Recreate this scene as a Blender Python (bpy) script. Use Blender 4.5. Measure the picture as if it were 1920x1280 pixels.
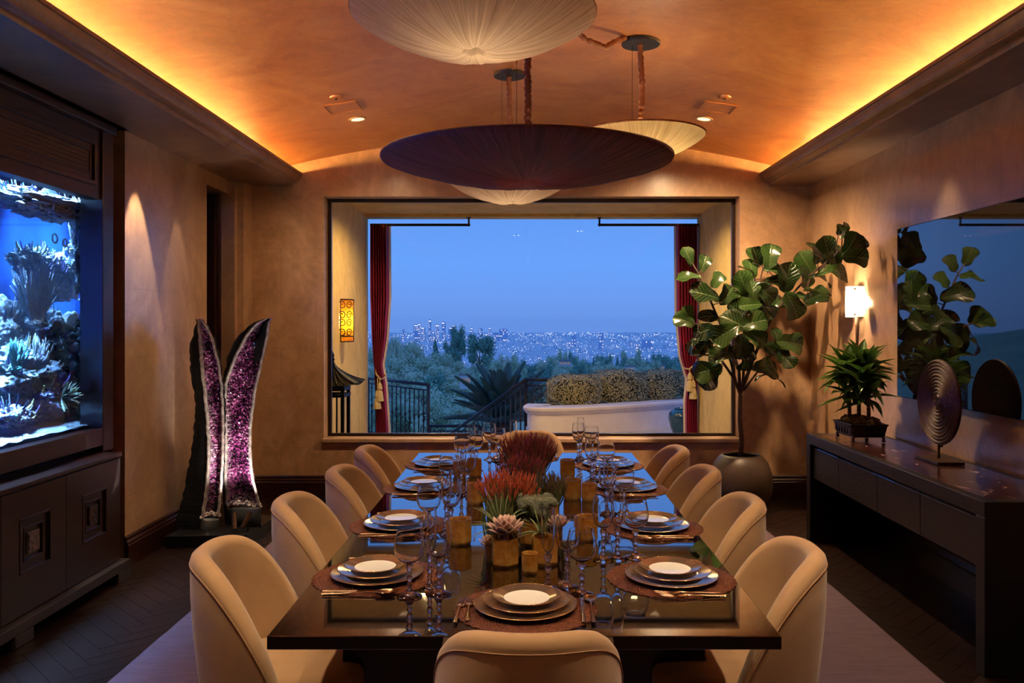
import bpy, bmesh, math, random
from mathutils import Vector, Matrix, noise as mnoise
R = random.Random(7)
PI = math.pi
for o in list(bpy.data.objects): bpy.data.objects.remove(o)
SC = bpy.context.scene
COL = SC.collection
# ------------------------------------------------------------------ camera
F, VX, VY, H = 1575.0, 986.0, 607.0, 1.535
cam = bpy.data.cameras.new('camera'); co = bpy.data.objects.new('camera', cam); COL.objects.link(co)
co.location = (0, 0, H); co.rotation_euler = (PI/2, 0, 0)
cam.sensor_width = 36; cam.lens = F/1920*36
cam.shift_x = -(VX-960)/1920; cam.shift_y = -(640-VY)/1920
cam.clip_start = .05; cam.clip_end = 60000
SC.camera = co
# ------------------------------------------------------------------ colour management, world
vs = SC.view_settings
SC.display_settings.display_device = 'sRGB'
vs.view_transform = 'Standard'; vs.look = 'None'; vs.gamma = 1; vs.use_curve_mapping = False
vs.exposure = 0.0
SC.cycles.use_denoising = True
SC.cycles.max_bounces = 14; SC.cycles.transmission_bounces = 14; SC.cycles.transparent_max_bounces = 16
SC.cycles.glossy_bounces = 6; SC.cycles.diffuse_bounces = 4
SC.cycles.sample_clamp_indirect = 4.0; SC.cycles.volume_bounces = 2
SC.cycles.caustics_reflective = False; SC.cycles.caustics_refractive = False

def lin(r, g, b):
    f = lambda c: c/12.92 if c <= .04045 else ((c+.055)/1.055)**2.4
    return (f(r/255), f(g/255), f(b/255), 1)

W = bpy.data.worlds.new('dusk_sky'); SC.world = W; W.use_nodes = True
nt = W.node_tree; nt.nodes.clear()
tc = nt.nodes.new('ShaderNodeTexCoord'); sp = nt.nodes.new('ShaderNodeSeparateXYZ')
cr = nt.nodes.new('ShaderNodeValToRGB'); bg = nt.nodes.new('ShaderNodeBackground'); ow = nt.nodes.new('ShaderNodeOutputWorld')
nt.links.new(tc.outputs['Generated'], sp.inputs[0]); nt.links.new(sp.outputs[2], cr.inputs[0])
e = cr.color_ramp.elements
e[0].position = 0.0; e[0].color = lin(104, 146, 224)
e[1].position = 1.0; e[1].color = lin(92, 148, 238)
for p, c in ((.03, (106, 154, 236)), (.07, (103, 160, 246)), (.13, (95, 152, 240)), (.4, (94, 150, 240))):
    n = cr.color_ramp.elements.new(p); n.color = lin(*c)
bg.inputs[1].default_value = 1.1
nt.links.new(cr.outputs[0], bg.inputs[0]); nt.links.new(bg.outputs[0], ow.inputs[0])

# ------------------------------------------------------------------ lamps
WARM = (1.0, .66, .36); WARM2 = (1.0, .76, .50); ORANGE = (1.0, .47, .13)
def light(kind, name, loc, power, color, rot=(0, 0, 0), **kw):
    l = bpy.data.lights.new(name, kind); l.energy = power; l.color = color
    for k, v in kw.items(): setattr(l, k, v)
    o = bpy.data.objects.new(name, l); COL.objects.link(o); o.location = loc; o.rotation_euler = rot
    return o
def spot(name, loc, target, power, color, size, blend=.5, radius=.04):
    d = Vector(target)-Vector(loc)
    return light('SPOT', name, loc, power, color, d.to_track_quat('-Z', 'Y').to_euler(),
                 spot_size=math.radians(size), spot_blend=blend, shadow_soft_size=radius)
# cove strips behind both cornices
for x, r in ((-2.31, .9), (2.395, -.9)):
    light('AREA', 'cove_light', (x, 3.2, 2.806), 230, ORANGE, (PI, r, 0), shape='RECTANGLE', size=.06, size_y=8.4)
# recessed downlights: the two in view, the rest of the same grid nearer and behind the camera, plus added fill spots
for x in (-1.28, 1.355):
    spot('downlight_or_fill_lamp', (x, 6.39, 3.04), (x*1.05, 7.0, 0), 80 if x < 0 else 420, WARM, 140, .9, .05)
    spot('downlight_or_fill_lamp', (x, 3.9, 3.04), (x*.4, 3.9, .4), 55, WARM, 100, .9, .05)
    spot('downlight_or_fill_lamp', (x, 2.0, 3.04), (x*.95, 2.05, 0), 120, WARM2, 100, .9, .05)
    spot('downlight_or_fill_lamp', (x, -.4, 3.04), (x*.9, .2, 0), 30, WARM2, 100, .9, .05)
    spot('downlight_or_fill_lamp', (x*.45, 1.9, 3.12), (x*.2, 2.9, .75), 60, WARM2, 60, .8, .04)  # fill spots added off the grid to brighten the plates
spot('downlight_or_fill_lamp', (0.0, 1.95, 3.15), (0, 2.0, .6), 45, WARM2, 80, .8, .05)
spot('downlight_or_fill_lamp', (0.03, 6.35, 3.14), (0.03, 6.75, .4), 130, (1, .60, .25), 62, .7, .04)  # added lamp without a fixture, brightens the back wall and far chair
# wall washers in the left soffit
spot('soffit_lamp', (-2.36, 5.45, 2.74), (-2.56, 5.42, 0), 150, WARM2, 40, .15, .02)
spot('soffit_lamp', (-2.36, 6.1, 2.74), (-2.52, 6.05, 0), 30, WARM2, 34, .3, .02)
spot('soffit_lamp', (2.3, 5.0, 2.74), (2.45, 5.0, 0), 30, WARM2, 60, .8, .03)
# the loggia outside
for x in (-1.1, 1.2):
    spot('loggia_lamp', (x, 9.4, 2.95), (x, 9.4, 0), 200, (1, .70, .30), 160, .6, .06)

# ------------------------------------------------------------------ materials
def nodes(name):
    m = bpy.data.materials.new(name); m.use_nodes = True
    t = m.node_tree; t.nodes.clear()
    out = t.nodes.new('ShaderNodeOutputMaterial'); b = t.nodes.new('ShaderNodeBsdfPrincipled')
    t.links.new(b.outputs[0], out.inputs[0])
    return m, t, b, out
def N(t, kind, **kw):
    n = t.nodes.new(kind)
    for k, v in kw.items():
        if k.startswith('i_'): n.inputs[k[2:].replace('_', ' ')].default_value = v
        else: setattr(n, k, v)
    return n
def mat(name, c1, c2=None, scale=4, stretch=(1, 1, 1), rough=.5, metal=0, bump=0, bscale=40, trans=0, ior=1.45,
        coat=0, spec=.5, emit=None, estr=0, detail=5, lo=.35, hi=.65, sub=0, sheen=0, rough2=None):
    m, t, b, out = nodes(name)
    if len(c1) == 3: c1 = lin(*c1)
    b.inputs['Base Color'].default_value = c1
    b.inputs['Roughness'].default_value = rough; b.inputs['Metallic'].default_value = metal
    b.inputs['IOR'].default_value = ior; b.inputs['Transmission Weight'].default_value = trans
    b.inputs['Coat Weight'].default_value = coat; b.inputs['Coat Roughness'].default_value = .02
    b.inputs['Specular IOR Level'].default_value = spec
    b.inputs['Sheen Weight'].default_value = sheen
    if sub:
        b.inputs['Subsurface Weight'].default_value = sub; b.inputs['Subsurface Scale'].default_value = .02
    if emit:
        b.inputs['Emission Color'].default_value = lin(*emit); b.inputs['Emission Strength'].default_value = estr
    if c2 or bump:
        tc = N(t, 'ShaderNodeTexCoord'); mp = N(t, 'ShaderNodeMapping'); mp.inputs['Scale'].default_value = stretch
        t.links.new(tc.outputs['Object'], mp.inputs[0])
    if c2:
        nz = N(t, 'ShaderNodeTexNoise', i_Scale=scale, i_Detail=detail, i_Roughness=.6)
        rp = N(t, 'ShaderNodeValToRGB'); rp.color_ramp.elements[0].position = lo; rp.color_ramp.elements[1].position = hi
        rp.color_ramp.elements[0].color = c1; rp.color_ramp.elements[1].color = lin(*c2)
        t.links.new(mp.outputs[0], nz.inputs['Vector']); t.links.new(nz.outputs[0], rp.inputs[0]); t.links.new(rp.outputs[0], b.inputs['Base Color'])
        if rough2 is not None:
            mr = N(t, 'ShaderNodeMapRange'); mr.inputs['To Min'].default_value = rough; mr.inputs['To Max'].default_value = rough2
            t.links.new(nz.outputs[0], mr.inputs[0]); t.links.new(mr.outputs[0], b.inputs['Roughness'])
    if bump:
        n2 = N(t, 'ShaderNodeTexNoise', i_Scale=bscale, i_Detail=4.0); bp = N(t, 'ShaderNodeBump', i_Strength=bump, i_Distance=.01)
        t.links.new(mp.outputs[0], n2.inputs['Vector']); t.links.new(n2.outputs[0], bp.inputs['Height']); t.links.new(bp.outputs[0], b.inputs['Normal'])
    return m
def plaster(name, c1, c2, c3, rough=.42, blocks=True, wax=0):
    m, t, b, out = nodes(name)
    tc = N(t, 'ShaderNodeTexCoord'); L = t.links.new
    mp = N(t, 'ShaderNodeMapping'); mp.inputs['Scale'].default_value = (1, 1, .8); L(tc.outputs['Object'], mp.inputs[0])
    n1 = N(t, 'ShaderNodeTexNoise', i_Scale=1.6, i_Detail=8.0, i_Roughness=.65, i_Distortion=1.2); L(mp.outputs[0], n1.inputs['Vector'])
    rp = N(t, 'ShaderNodeValToRGB'); L(n1.outputs[0], rp.inputs[0])
    rp.color_ramp.elements[0].position = .3; rp.color_ramp.elements[0].color = lin(*c1)
    rp.color_ramp.elements[1].position = .72; rp.color_ramp.elements[1].color = lin(*c3)
    k = rp.color_ramp.elements.new(.5); k.color = lin(*c2)
    m2 = N(t, 'ShaderNodeMapping'); m2.inputs['Scale'].default_value = (3.5, 3.5, 2.6); L(tc.outputs['Object'], m2.inputs[0])
    n2 = N(t, 'ShaderNodeTexNoise', i_Scale=2.2, i_Detail=9.0, i_Roughness=.72, i_Distortion=1.6); L(m2.outputs[0], n2.inputs['Vector'])
    mx = N(t, 'ShaderNodeMix', data_type='RGBA', blend_type='OVERLAY'); mx.inputs[0].default_value = .45
    L(rp.outputs[0], mx.inputs[6]); L(n2.outputs[0], mx.inputs[7])
    col = mx.outputs[2]; hgt = n2.outputs[0]
    if blocks:
        sx = N(t, 'ShaderNodeSeparateXYZ'); cx = N(t, 'ShaderNodeCombineXYZ'); L(tc.outputs['Object'], sx.inputs[0])
        ad = N(t, 'ShaderNodeMath', operation='ADD'); L(sx.outputs[0], ad.inputs[0]); L(sx.outputs[1], ad.inputs[1])
        L(ad.outputs[0], cx.inputs[0]); L(sx.outputs[2], cx.inputs[1])
        bk = N(t, 'ShaderNodeTexBrick'); L(cx.outputs[0], bk.inputs[0])
        bk.inputs['Scale'].default_value = 1; bk.inputs['Brick Width'].default_value = .62; bk.inputs['Row Height'].default_value = .44
        bk.inputs['Mortar Size'].default_value = .004; bk.inputs['Mortar Smooth'].default_value = .6; bk.inputs['Bias'].default_value = 0
        bk.inputs['Color1'].default_value = (.52, .52, .52, 1); bk.inputs['Color2'].default_value = (.42, .42, .42, 1); bk.inputs['Mortar'].default_value = (.36, .36, .36, 1)
        m3 = N(t, 'ShaderNodeMix', data_type='RGBA', blend_type='OVERLAY'); m3.inputs[0].default_value = .5
        L(col, m3.inputs[6]); L(bk.outputs[0], m3.inputs[7]); col = m3.outputs[2]
    L(col, b.inputs['Base Color'])
    mr = N(t, 'ShaderNodeMapRange'); mr.inputs['To Min'].default_value = rough-.1; mr.inputs['To Max'].default_value = rough+.2
    L(n2.outputs[0], mr.inputs[0]); L(mr.outputs[0], b.inputs['Roughness'])
    b.inputs['Coat Weight'].default_value = wax; b.inputs['Coat IOR'].default_value = 2.7; b.inputs['Coat Roughness'].default_value = .25
    bp = N(t, 'ShaderNodeBump', i_Strength=.25, i_Distance=.01); L(hgt, bp.inputs['Height']); L(bp.outputs[0], b.inputs['Normal'])
    return m
def glass(name, color=(1, 1, 1, 1), rough=0, ior=1.45):
    m, t, b, out = nodes(name); t.nodes.remove(b)
    g = N(t, 'ShaderNodeBsdfGlass'); g.inputs['Color'].default_value = color; g.inputs['Roughness'].default_value = rough; g.inputs['IOR'].default_value = ior
    t.links.new(g.outputs[0], out.inputs[0]); return m
def pane_mat(name, tint=(1, 1, 1, 1), ior=1.5):
    m, t, b, out = nodes(name); t.nodes.remove(b)
    tr = N(t, 'ShaderNodeBsdfTransparent'); tr.inputs[0].default_value = tint
    gl = N(t, 'ShaderNodeBsdfGlossy'); gl.inputs['Roughness'].default_value = 0.0
    fr = N(t, 'ShaderNodeFresnel'); fr.inputs[0].default_value = ior
    mx = N(t, 'ShaderNodeMixShader'); L = t.links.new
    L(fr.outputs[0], mx.inputs[0]); L(tr.outputs[0], mx.inputs[1]); L(gl.outputs[0], mx.inputs[2]); L(mx.outputs[0], out.inputs[0]); return m
def thread_mat(name, c1, c2, translucent=.5, rough=.6):
    m, t, b, out = nodes(name); L = t.links.new
    tc = N(t, 'ShaderNodeTexCoord'); s = N(t, 'ShaderNodeSeparateXYZ'); L(tc.outputs['Object'], s.inputs[0])
    at = N(t, 'ShaderNodeMath', operation='ARCTAN2'); L(s.outputs[0], at.inputs[0]); L(s.outputs[1], at.inputs[1])
    ln = N(t, 'ShaderNodeVectorMath', operation='LENGTH'); L(tc.outputs['Object'], ln.inputs[0])
    cx = N(t, 'ShaderNodeCombineXYZ'); L(at.outputs[0], cx.inputs[0])
    sc = N(t, 'ShaderNodeMath', operation='MULTIPLY'); sc.inputs[1].default_value = .06; L(ln.outputs['Value'], sc.inputs[0]); L(sc.outputs[0], cx.inputs[1])
    nz = N(t, 'ShaderNodeTexNoise', i_Scale=42.0, i_Detail=4.0, i_Roughness=.7); L(cx.outputs[0], nz.inputs['Vector'])
    rp = N(t, 'ShaderNodeValToRGB'); rp.color_ramp.elements[0].position = .36; rp.color_ramp.elements[1].position = .66
    rp.color_ramp.elements[0].color = lin(*c1); rp.color_ramp.elements[1].color = lin(*c2); L(nz.outputs[0], rp.inputs[0])
    L(rp.outputs[0], b.inputs['Base Color']); b.inputs['Roughness'].default_value = rough
    bp = N(t, 'ShaderNodeBump', i_Strength=.6, i_Distance=.006); L(nz.outputs[0], bp.inputs['Height']); L(bp.outputs[0], b.inputs['Normal'])
    if translucent:
        tr = N(t, 'ShaderNodeBsdfTranslucent'); L(rp.outputs[0], tr.inputs[0]); mx = N(t, 'ShaderNodeMixShader'); mx.inputs[0].default_value = translucent
        L(b.outputs[0], mx.inputs[1]); L(tr.outputs[0], mx.inputs[2]); L(mx.outputs[0], out.inputs[0])
    return m
def leaf_mat(name, dark, light, vein, rough=.35, veins=11.0, trans=.25, jitter=.5):
    m, t, b, out = nodes(name); L = t.links.new
    uv = N(t, 'ShaderNodeUVMap'); s = N(t, 'ShaderNodeSeparateXYZ'); L(uv.outputs[0], s.inputs[0])
    ab = N(t, 'ShaderNodeMath', operation='ABSOLUTE'); L(s.outputs[0], ab.inputs[0])
    m1 = N(t, 'ShaderNodeMath', operation='MULTIPLY'); m1.inputs[1].default_value = -.35; L(ab.outputs[0], m1.inputs[0])
    ad = N(t, 'ShaderNodeMath', operation='ADD'); L(m1.outputs[0], ad.inputs[0]); L(s.outputs[1], ad.inputs[1])
    m2 = N(t, 'ShaderNodeMath', operation='MULTIPLY'); m2.inputs[1].default_value = veins; L(ad.outputs[0], m2.inputs[0])
    fr = N(t, 'ShaderNodeMath', operation='PINGPONG'); fr.inputs[1].default_value = .5; L(m2.outputs[0], fr.inputs[0])
    v1 = N(t, 'ShaderNodeMapRange'); v1.inputs['From Min'].default_value = 0; v1.inputs['From Max'].default_value = .09; v1.inputs['To Min'].default_value = 1; v1.inputs['To Max'].default_value = 0; L(fr.outputs[0], v1.inputs[0])
    v2 = N(t, 'ShaderNodeMapRange'); v2.inputs['From Min'].default_value = .02; v2.inputs['From Max'].default_value = .06; v2.inputs['To Min'].default_value = 1; v2.inputs['To Max'].default_value = 0; L(ab.outputs[0], v2.inputs[0])
    mxm = N(t, 'ShaderNodeMath', operation='MAXIMUM'); L(v1.outputs[0], mxm.inputs[0]); L(v2.outputs[0], mxm.inputs[1])
    oi = N(t, 'ShaderNodeObjectInfo'); mr = N(t, 'ShaderNodeMix', data_type='RGBA'); L(oi.outputs['Random'], mr.inputs[0])
    mr.inputs[6].default_value = lin(*dark); mr.inputs[7].default_value = lin(*light)
    mc = N(t, 'ShaderNodeMix', data_type='RGBA'); mf = N(t, 'ShaderNodeMath', operation='MULTIPLY'); mf.inputs[1].default_value = jitter
    L(mxm.outputs[0], mf.inputs[0]); L(mf.outputs[0], mc.inputs[0]); L(mr.outputs[2], mc.inputs[6]); mc.inputs[7].default_value = lin(*vein)
    L(mc.outputs[2], b.inputs['Base Color']); b.inputs['Roughness'].default_value = rough
    bp = N(t, 'ShaderNodeBump', i_Strength=.5, i_Distance=.004); L(mxm.outputs[0], bp.inputs['Height']); L(bp.outputs[0], b.inputs['Normal'])
    if trans:
        tr = N(t, 'ShaderNodeBsdfTranslucent'); L(mc.outputs[2], tr.inputs[0]); mx = N(t, 'ShaderNodeMixShader'); mx.inputs[0].default_value = trans
        L(b.outputs[0], mx.inputs[1]); L(tr.outputs[0], mx.inputs[2]); L(mx.outputs[0], out.inputs[0])
    return m

PLASTER = plaster('venetian_plaster', (150, 116, 84), (180, 144, 108), (200, 166, 130), wax=.9)
PLASTER_B = plaster('back_wall_plaster', (150, 116, 84), (180, 144, 108), (200, 166, 130), rough=.5, wax=.22)
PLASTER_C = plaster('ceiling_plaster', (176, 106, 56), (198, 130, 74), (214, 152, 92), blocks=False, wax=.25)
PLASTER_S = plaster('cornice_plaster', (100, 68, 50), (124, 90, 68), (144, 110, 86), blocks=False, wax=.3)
PLASTER_Y = plaster('loggia_plaster', (180, 150, 92), (200, 170, 108), (216, 186, 124), rough=.7, blocks=False)
WOOD = mat('mahogany', (30, 13, 11), (44, 19, 15), 3, (1, 1, 14), rough=.32, bump=.05, coat=.15)
WOODH = mat('mahogany_horizontal', (30, 13, 11), (46, 20, 16), 3, (14, 1, 14), rough=.30, bump=.05, coat=.2)
FLOORM = mat('parquet', (15, 6, 5), (30, 12, 9), 3, (1, 1, 1), rough=.30, rough2=.45, spec=.35, bump=.06, bscale=60)
EBONY = mat('wenge', (9, 7, 9), (17, 14, 16), 5, (14, 1, 14), rough=.34, bump=.12, bscale=30)
EBONY_D = mat('wenge_drawer_front', (16, 13, 15), (28, 23, 24), 3.5, (2, 2, 9), rough=.36, bump=.2, bscale=12)
LACQ = mat('black_lacquer', (10, 7, 6), rough=.03, spec=.9, coat=1.0, ior=2.0)
LACQ_B = mat('dark_reddish_lacquer', (34, 14, 12), (22, 10, 9), rough=.2)
FABRIC = mat('tan_velvet', (188, 150, 106), (176, 138, 96), 6, rough=.8, bump=.06, bscale=220, sheen=.35)
RUGM = mat('silk_rug', (72, 52, 70), (94, 70, 90), 5, (1, 9, 1), rough=.75, bump=.4, bscale=60, detail=8, sheen=.2)
BLACKM = mat('black_metal', (18, 18, 22), rough=.4, metal=.6)
IRON = mat('wrought_iron', (40, 42, 52), rough=.45, metal=.5)
BRONZE = mat('bronze', (60, 44, 34), (84, 62, 46), 20, rough=.4, metal=.7)
CLAY = mat('dark_bronze_pot', (62, 50, 42), (70, 57, 48), 6, rough=.45)
GLASSM = glass('clear_crystal', (1, 1, 1, 1), 0, 1.48); BOWLG = glass('thin_clear_crystal', (1, 1, 1, 1), 0, 1.32)
PANE = pane_mat('window_glass', (.985, .99, 1, 1))
CHINA = mat('white_china', (232, 226, 216), rough=.12, coat=.5)
CHINAB = mat('glazed_taupe_rim', (150, 118, 96), (176, 146, 120), 30, rough=.16, metal=.75)
GOLDL = mat('gold_line', (206, 168, 112), rough=.2, metal=1)
COPPER = mat('copper_weave', (84, 44, 30), (124, 74, 50), 60, rough=.4, metal=.7, bump=.7, bscale=230)
CUTL = mat('champagne_cutlery', (214, 184, 150), rough=.16, metal=1)
def amber_mat():
    m = mat('amber_mercury_glass', (168, 100, 28), (236, 176, 88), 18, rough=.16, trans=.45, bump=.5, bscale=45, lo=.3, hi=.7, ior=1.3)
    return m
AMBER = amber_mat()
WAX = mat('pale_wax', (226, 200, 150), rough=.6, sub=.3)
STEMG = mat('crystal_stem', (1, 1, 1, 1), rough=0)

# ------------------------------------------------------------------ mesh builder
class MB:
    def __init__(s): s.v = []; s.f = []; s.m = []; s.uv = {}
    def add(s, vs, fs, m=0):
        b = len(s.v); s.v += [tuple(v) for v in vs]
        for f in fs: s.f.append(tuple(i+b for i in f)); s.m.append(m)
        return b
    def box(s, a, b, m=0):
        x0, y0, z0 = a; x1, y1, z1 = b
        s.add([(x0,y0,z0),(x1,y0,z0),(x1,y1,z0),(x0,y1,z0),(x0,y0,z1),(x1,y0,z1),(x1,y1,z1),(x0,y1,z1)],
              [(0,3,2,1),(4,5,6,7),(0,1,5,4),(1,2,6,5),(2,3,7,6),(3,0,4,7)], m); return s
    def grid(s, rows, m=0, closed=False, caps=False, uvs=None):
        n = len(rows[0]); b = len(s.v)
        for j, r in enumerate(rows):
            s.v += [tuple(p) for p in r]
            if uvs:
                for i in range(n): s.uv[b+j*n+i] = uvs[j][i]
        k = n if closed else n-1
        for j in range(len(rows)-1):
            for i in range(k):
                a = b+j*n+i; c = b+j*n+(i+1) % n
                s.f.append((a, c, c+n, a+n)); s.m.append(m)
        if caps:
            s.f.append(tuple(b+i for i in reversed(range(n)))); s.m.append(m)
            s.f.append(tuple(b+(len(rows)-1)*n+i for i in range(n))); s.m.append(m)
        return s
    def lathe(s, prof, n=32, c=(0, 0, 0), m=0, mod=None, cap=True):
        rows = []
        for r, z in prof:
            rows.append([(c[0]+r*math.cos(2*PI*i/n)*(mod(i, r) if mod else 1), c[1]+r*math.sin(2*PI*i/n)*(mod(i, r) if mod else 1), c[2]+z) for i in range(n)])
        if not cap: rows.append(rows[0])
        return s.grid(rows, m, True, cap)
    def tube(s, pts, r, n=8, m=0, caps=True):
        pts = [Vector(p) for p in pts]; rs = r if isinstance(r, (list, tuple)) else [r]*len(pts)
        rows = []; up = None
        for i, p in enumerate(pts):
            d = (pts[min(i+1, len(pts)-1)]-pts[max(i-1, 0)])
            if d.length < 1e-9: d = Vector((0, 0, 1))
            d.normalize()
            if up is None: up = d.orthogonal().normalized()
            else:
                up = up-d*up.dot(d); up = up.normalized() if up.length > 1e-6 else d.orthogonal().normalized()
            w = d.cross(up)
            rows.append([p+(up*math.cos(2*PI*k/n)+w*math.sin(2*PI*k/n))*rs[i] for k in range(n)])
        return s.grid(rows, m, True, caps)
    def prism(s, poly, a, b, axis='z', m=0):
        f = {'z': lambda p, t: (p[0], p[1], t), 'y': lambda p, t: (p[0], t, p[1]), 'x': lambda p, t: (t, p[0], p[1])}[axis]
        return s.grid([[f(p, a) for p in poly], [f(p, b) for p in poly]], m, True, True)
    def ico(s, c, r, sub=2, sc=(1, 1, 1), nz=0, nf=3, seed=0, m=0):
        bm = bmesh.new(); bmesh.ops.create_icosphere(bm, subdivisions=sub, radius=1)
        vs = []
        for v in bm.verts:
            p = v.co.copy(); k = 1+nz*mnoise.fractal(p*nf+Vector((seed*7.3, seed*3.1, seed)), .9, 2, 4)
            vs.append((c[0]+p.x*r*sc[0]*k, c[1]+p.y*r*sc[1]*k, c[2]+p.z*r*sc[2]*k))
        fs = [[v.index for v in f.verts] for f in bm.faces]; bm.free()
        s.add(vs, fs, m); return s
    def build(s, name, mats, parent=None, smooth=False, loc=None, bevel=0, bseg=2, angle=None):
        me = bpy.data.meshes.new(name); me.from_pydata(s.v, [], s.f)
        for mm in (mats if isinstance(mats, (list, tuple)) else [mats]): me.materials.append(mm)
        if any(s.m): me.polygons.foreach_set('material_index', s.m)
        if s.uv:
            ul = me.uv_layers.new(name='UVMap')
            for l in me.loops: ul.data[l.index].uv = s.uv.get(l.vertex_index, (0, 0))
        bm = bmesh.new(); bm.from_mesh(me); bmesh.ops.recalc_face_normals(bm, faces=bm.faces)
        if bevel: bmesh.ops.bevel(bm, geom=[e for e in bm.edges if e.is_manifold and e.calc_face_angle(0) > .5], offset=bevel, segments=bseg, profile=.5, affect='EDGES')
        bm.to_mesh(me); bm.free()
        if smooth:
            me.polygons.foreach_set('use_smooth', [True]*len(me.polygons))
            if angle: me.set_sharp_from_angle(angle=math.radians(angle))
        me.update()
        o = bpy.data.objects.new(name, me); COL.objects.link(o)
        if parent: o.parent = parent
        if loc: o.location = loc
        return o
def empty(name, loc=(0, 0, 0), rz=0):
    o = bpy.data.objects.new(name, None); COL.objects.link(o); o.empty_display_size = .1
    o.location = loc; o.rotation_euler = (0, 0, rz); return o
def tag(o, label=None, cat=None, group=None, kind=None):
    if label: o['label'] = label
    if cat: o['category'] = cat
    if group: o['group'] = group
    if kind: o['kind'] = kind
    return o
def thing(name, label, cat, loc=(0, 0, 0), rz=0, group=None): return tag(empty(name, loc, rz), label, cat, group)
KIDS = {}
def dup(root, loc, rz=0, label=None, group=None):
    r = root.copy(); COL.objects.link(r); r.location = loc; r.rotation_euler = (0, 0, rz)
    if label: r['label'] = label
    if group: r['group'] = group
    for c in list(root.children):
        d = c.copy(); COL.objects.link(d); d.parent = r
        for g in list(c.children):
            h = g.copy(); COL.objects.link(h); h.parent = d
    return r
def inst(src, parent, mw):
    o = src.copy(); COL.objects.link(o); o.parent = parent; o.matrix_local = mw; return o
def P(px, py, Y): return Vector(((px-VX)*Y/F, Y, H-(py-VY)*Y/F))
def smooth01(t): t = max(0, min(1, t)); return t*t*(3-2*t)
def interp(tab, x):
    if x <= tab[0][0]: return tab[0][1]
    for (a, b), (c, d) in zip(tab, tab[1:]):
        if x <= c: return b+(d-b)*(x-a)/(c-a)
    return tab[-1][1]
def struct(o): o['kind'] = 'structure'; return o

# ================================================================== ROOM SHELL
YB, XL, XR, Y0 = 7.44, -2.53, 2.518, -1.3
# floor: base and herringbone planks
struct(MB().box((-3.6, Y0, -.2), (3.2, YB+.3, -.012)).build('floor', FLOORM))
FLOOR = bpy.data.objects['floor']
def parquet():
    L_, w = .46, .092
    g = MB().box((-L_/2+.0012, -w/2+.0012, -.0125), (L_/2-.0012, w/2-.0012, 0))
    g.v = [(x, y, z) for x, y, z in g.v]
    first = None; n = 0; rest = MB()
    spots = []
    s2 = math.sqrt(.5)
    for j in range(-60, 140):
        for i in range(-12, 14):
            # straight herringbone laid at 45 degrees: pairs along a staircase
            for k in (0, 1):
                u = i*2*L_ + j*w + (L_/2 if k == 0 else L_+w/2)
                v = j*w + (w/2 if k == 0 else -L_/2+w) 
                if k == 1: u = i*2*L_ + j*w + L_ + w/2; v = j*w + w - L_/2
                x = (u-v)*s2; y = (u+v)*s2
                if -3.2 < x < 2.7 and 2.5 < y < 7.4: spots.append((x, y, PI/4 + (0 if k == 0 else PI/2)))
    def vis(x, y):
        px = VX+F*x/y
        if px < -20 or px > 1960 or VY+F*H/y > 1300: return False
        if abs(x) < 1.7 and y < 6.35: return False
        if x < -2.4 and y < 5.15: return False
        if x > 2.0 and y > 3.6 and y < 4.6: return False
        return True
    spots.sort(key=lambda s: (not vis(s[0], s[1]), s[1]))
    for x, y, a in spots:
        if n < 290 and vis(x, y):
            if first is None:
                first = g.build('plank', FLOORM, FLOOR, loc=(x, y, 0)); first.rotation_euler = (0, 0, a); o = first
            else:
                o = first.copy(); COL.objects.link(o); o.parent = FLOOR; o.location = (x, y, R.uniform(-.0006, 0)); o.rotation_euler = (0, 0, a)
            n += 1
        else:
            ca, sa = math.cos(a), math.sin(a)
            rest.add([(x+p[0]*ca-p[1]*sa, y+p[0]*sa+p[1]*ca, p[2]-.0003) for p in g.v], g.f)
    o = rest.build('hidden_planks', FLOORM, FLOOR); o['kind'] = 'stuff'
parquet()
# back wall with the window opening
WX0, WX1, WZ0, WZ1 = -1.79, 1.894, .515, 2.664
wb = MB()
wb.box((-3.4, YB, -.1), (WX0, YB+.3, 3.5)).box((WX1, YB, -.1), (3.2, YB+.3, 3.5))
wb.box((WX0, YB, -.1), (WX1, YB+.3, WZ0)).box((WX0, YB, WZ1), (WX1, YB+.3, 3.5))
struct(wb.build('wall_back', PLASTER_B))
struct(MB().box((XR, Y0, -.1), (XR+.2, YB+.02, 3.4)).build('wall_right', PLASTER))
struct(MB().box((-3.4, Y0-.2, -.1), (3.2, Y0, 3.5)).build('wall_front', PLASTER))
for bx in (((XL-.08, 5.30, -.1), (XL, 6.66, 3.2)), ((XL-.6, 6.66, 2.64), (XL, 7.2, 3.2)), ((XL-.6, 7.2, -.1), (-2.42, YB+.02, 3.2)), ((XL-.6, Y0, 2.76), (XL, 5.3, 3.2)), ((XL-.6, Y0, -.1), (XL, 2.2, 2.76)), ((-3.5, Y0, -.1), (-3.4, YB, 3.2))):
    struct(MB().box(*bx).build('wall_left', PLASTER))
struct(MB().box((XL-.06, 7.14, -.1), (-2.475, 7.2, 2.70)).build('trim_7', PLASTER))
dr = struct(empty('door_1', (-2.86, 6.93, 0)))
MB().box((-.02, -.34, 0), (.02, .34, 2.64)).build('door_panel', WOOD, dr, bevel=.004)
MB().box((.0, .2, 0), (.22, .27, 2.64)).box((.02, -.27, 0), (.06, -.2, 2.64)).build('door_frame', WOOD, dr, bevel=.004)
h = MB().tube([(.03, .12, 1.02), (.07, .12, 1.02), (.07, .03, 1.02)], .009).build('door_handle', BRONZE, dr, True)

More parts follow.
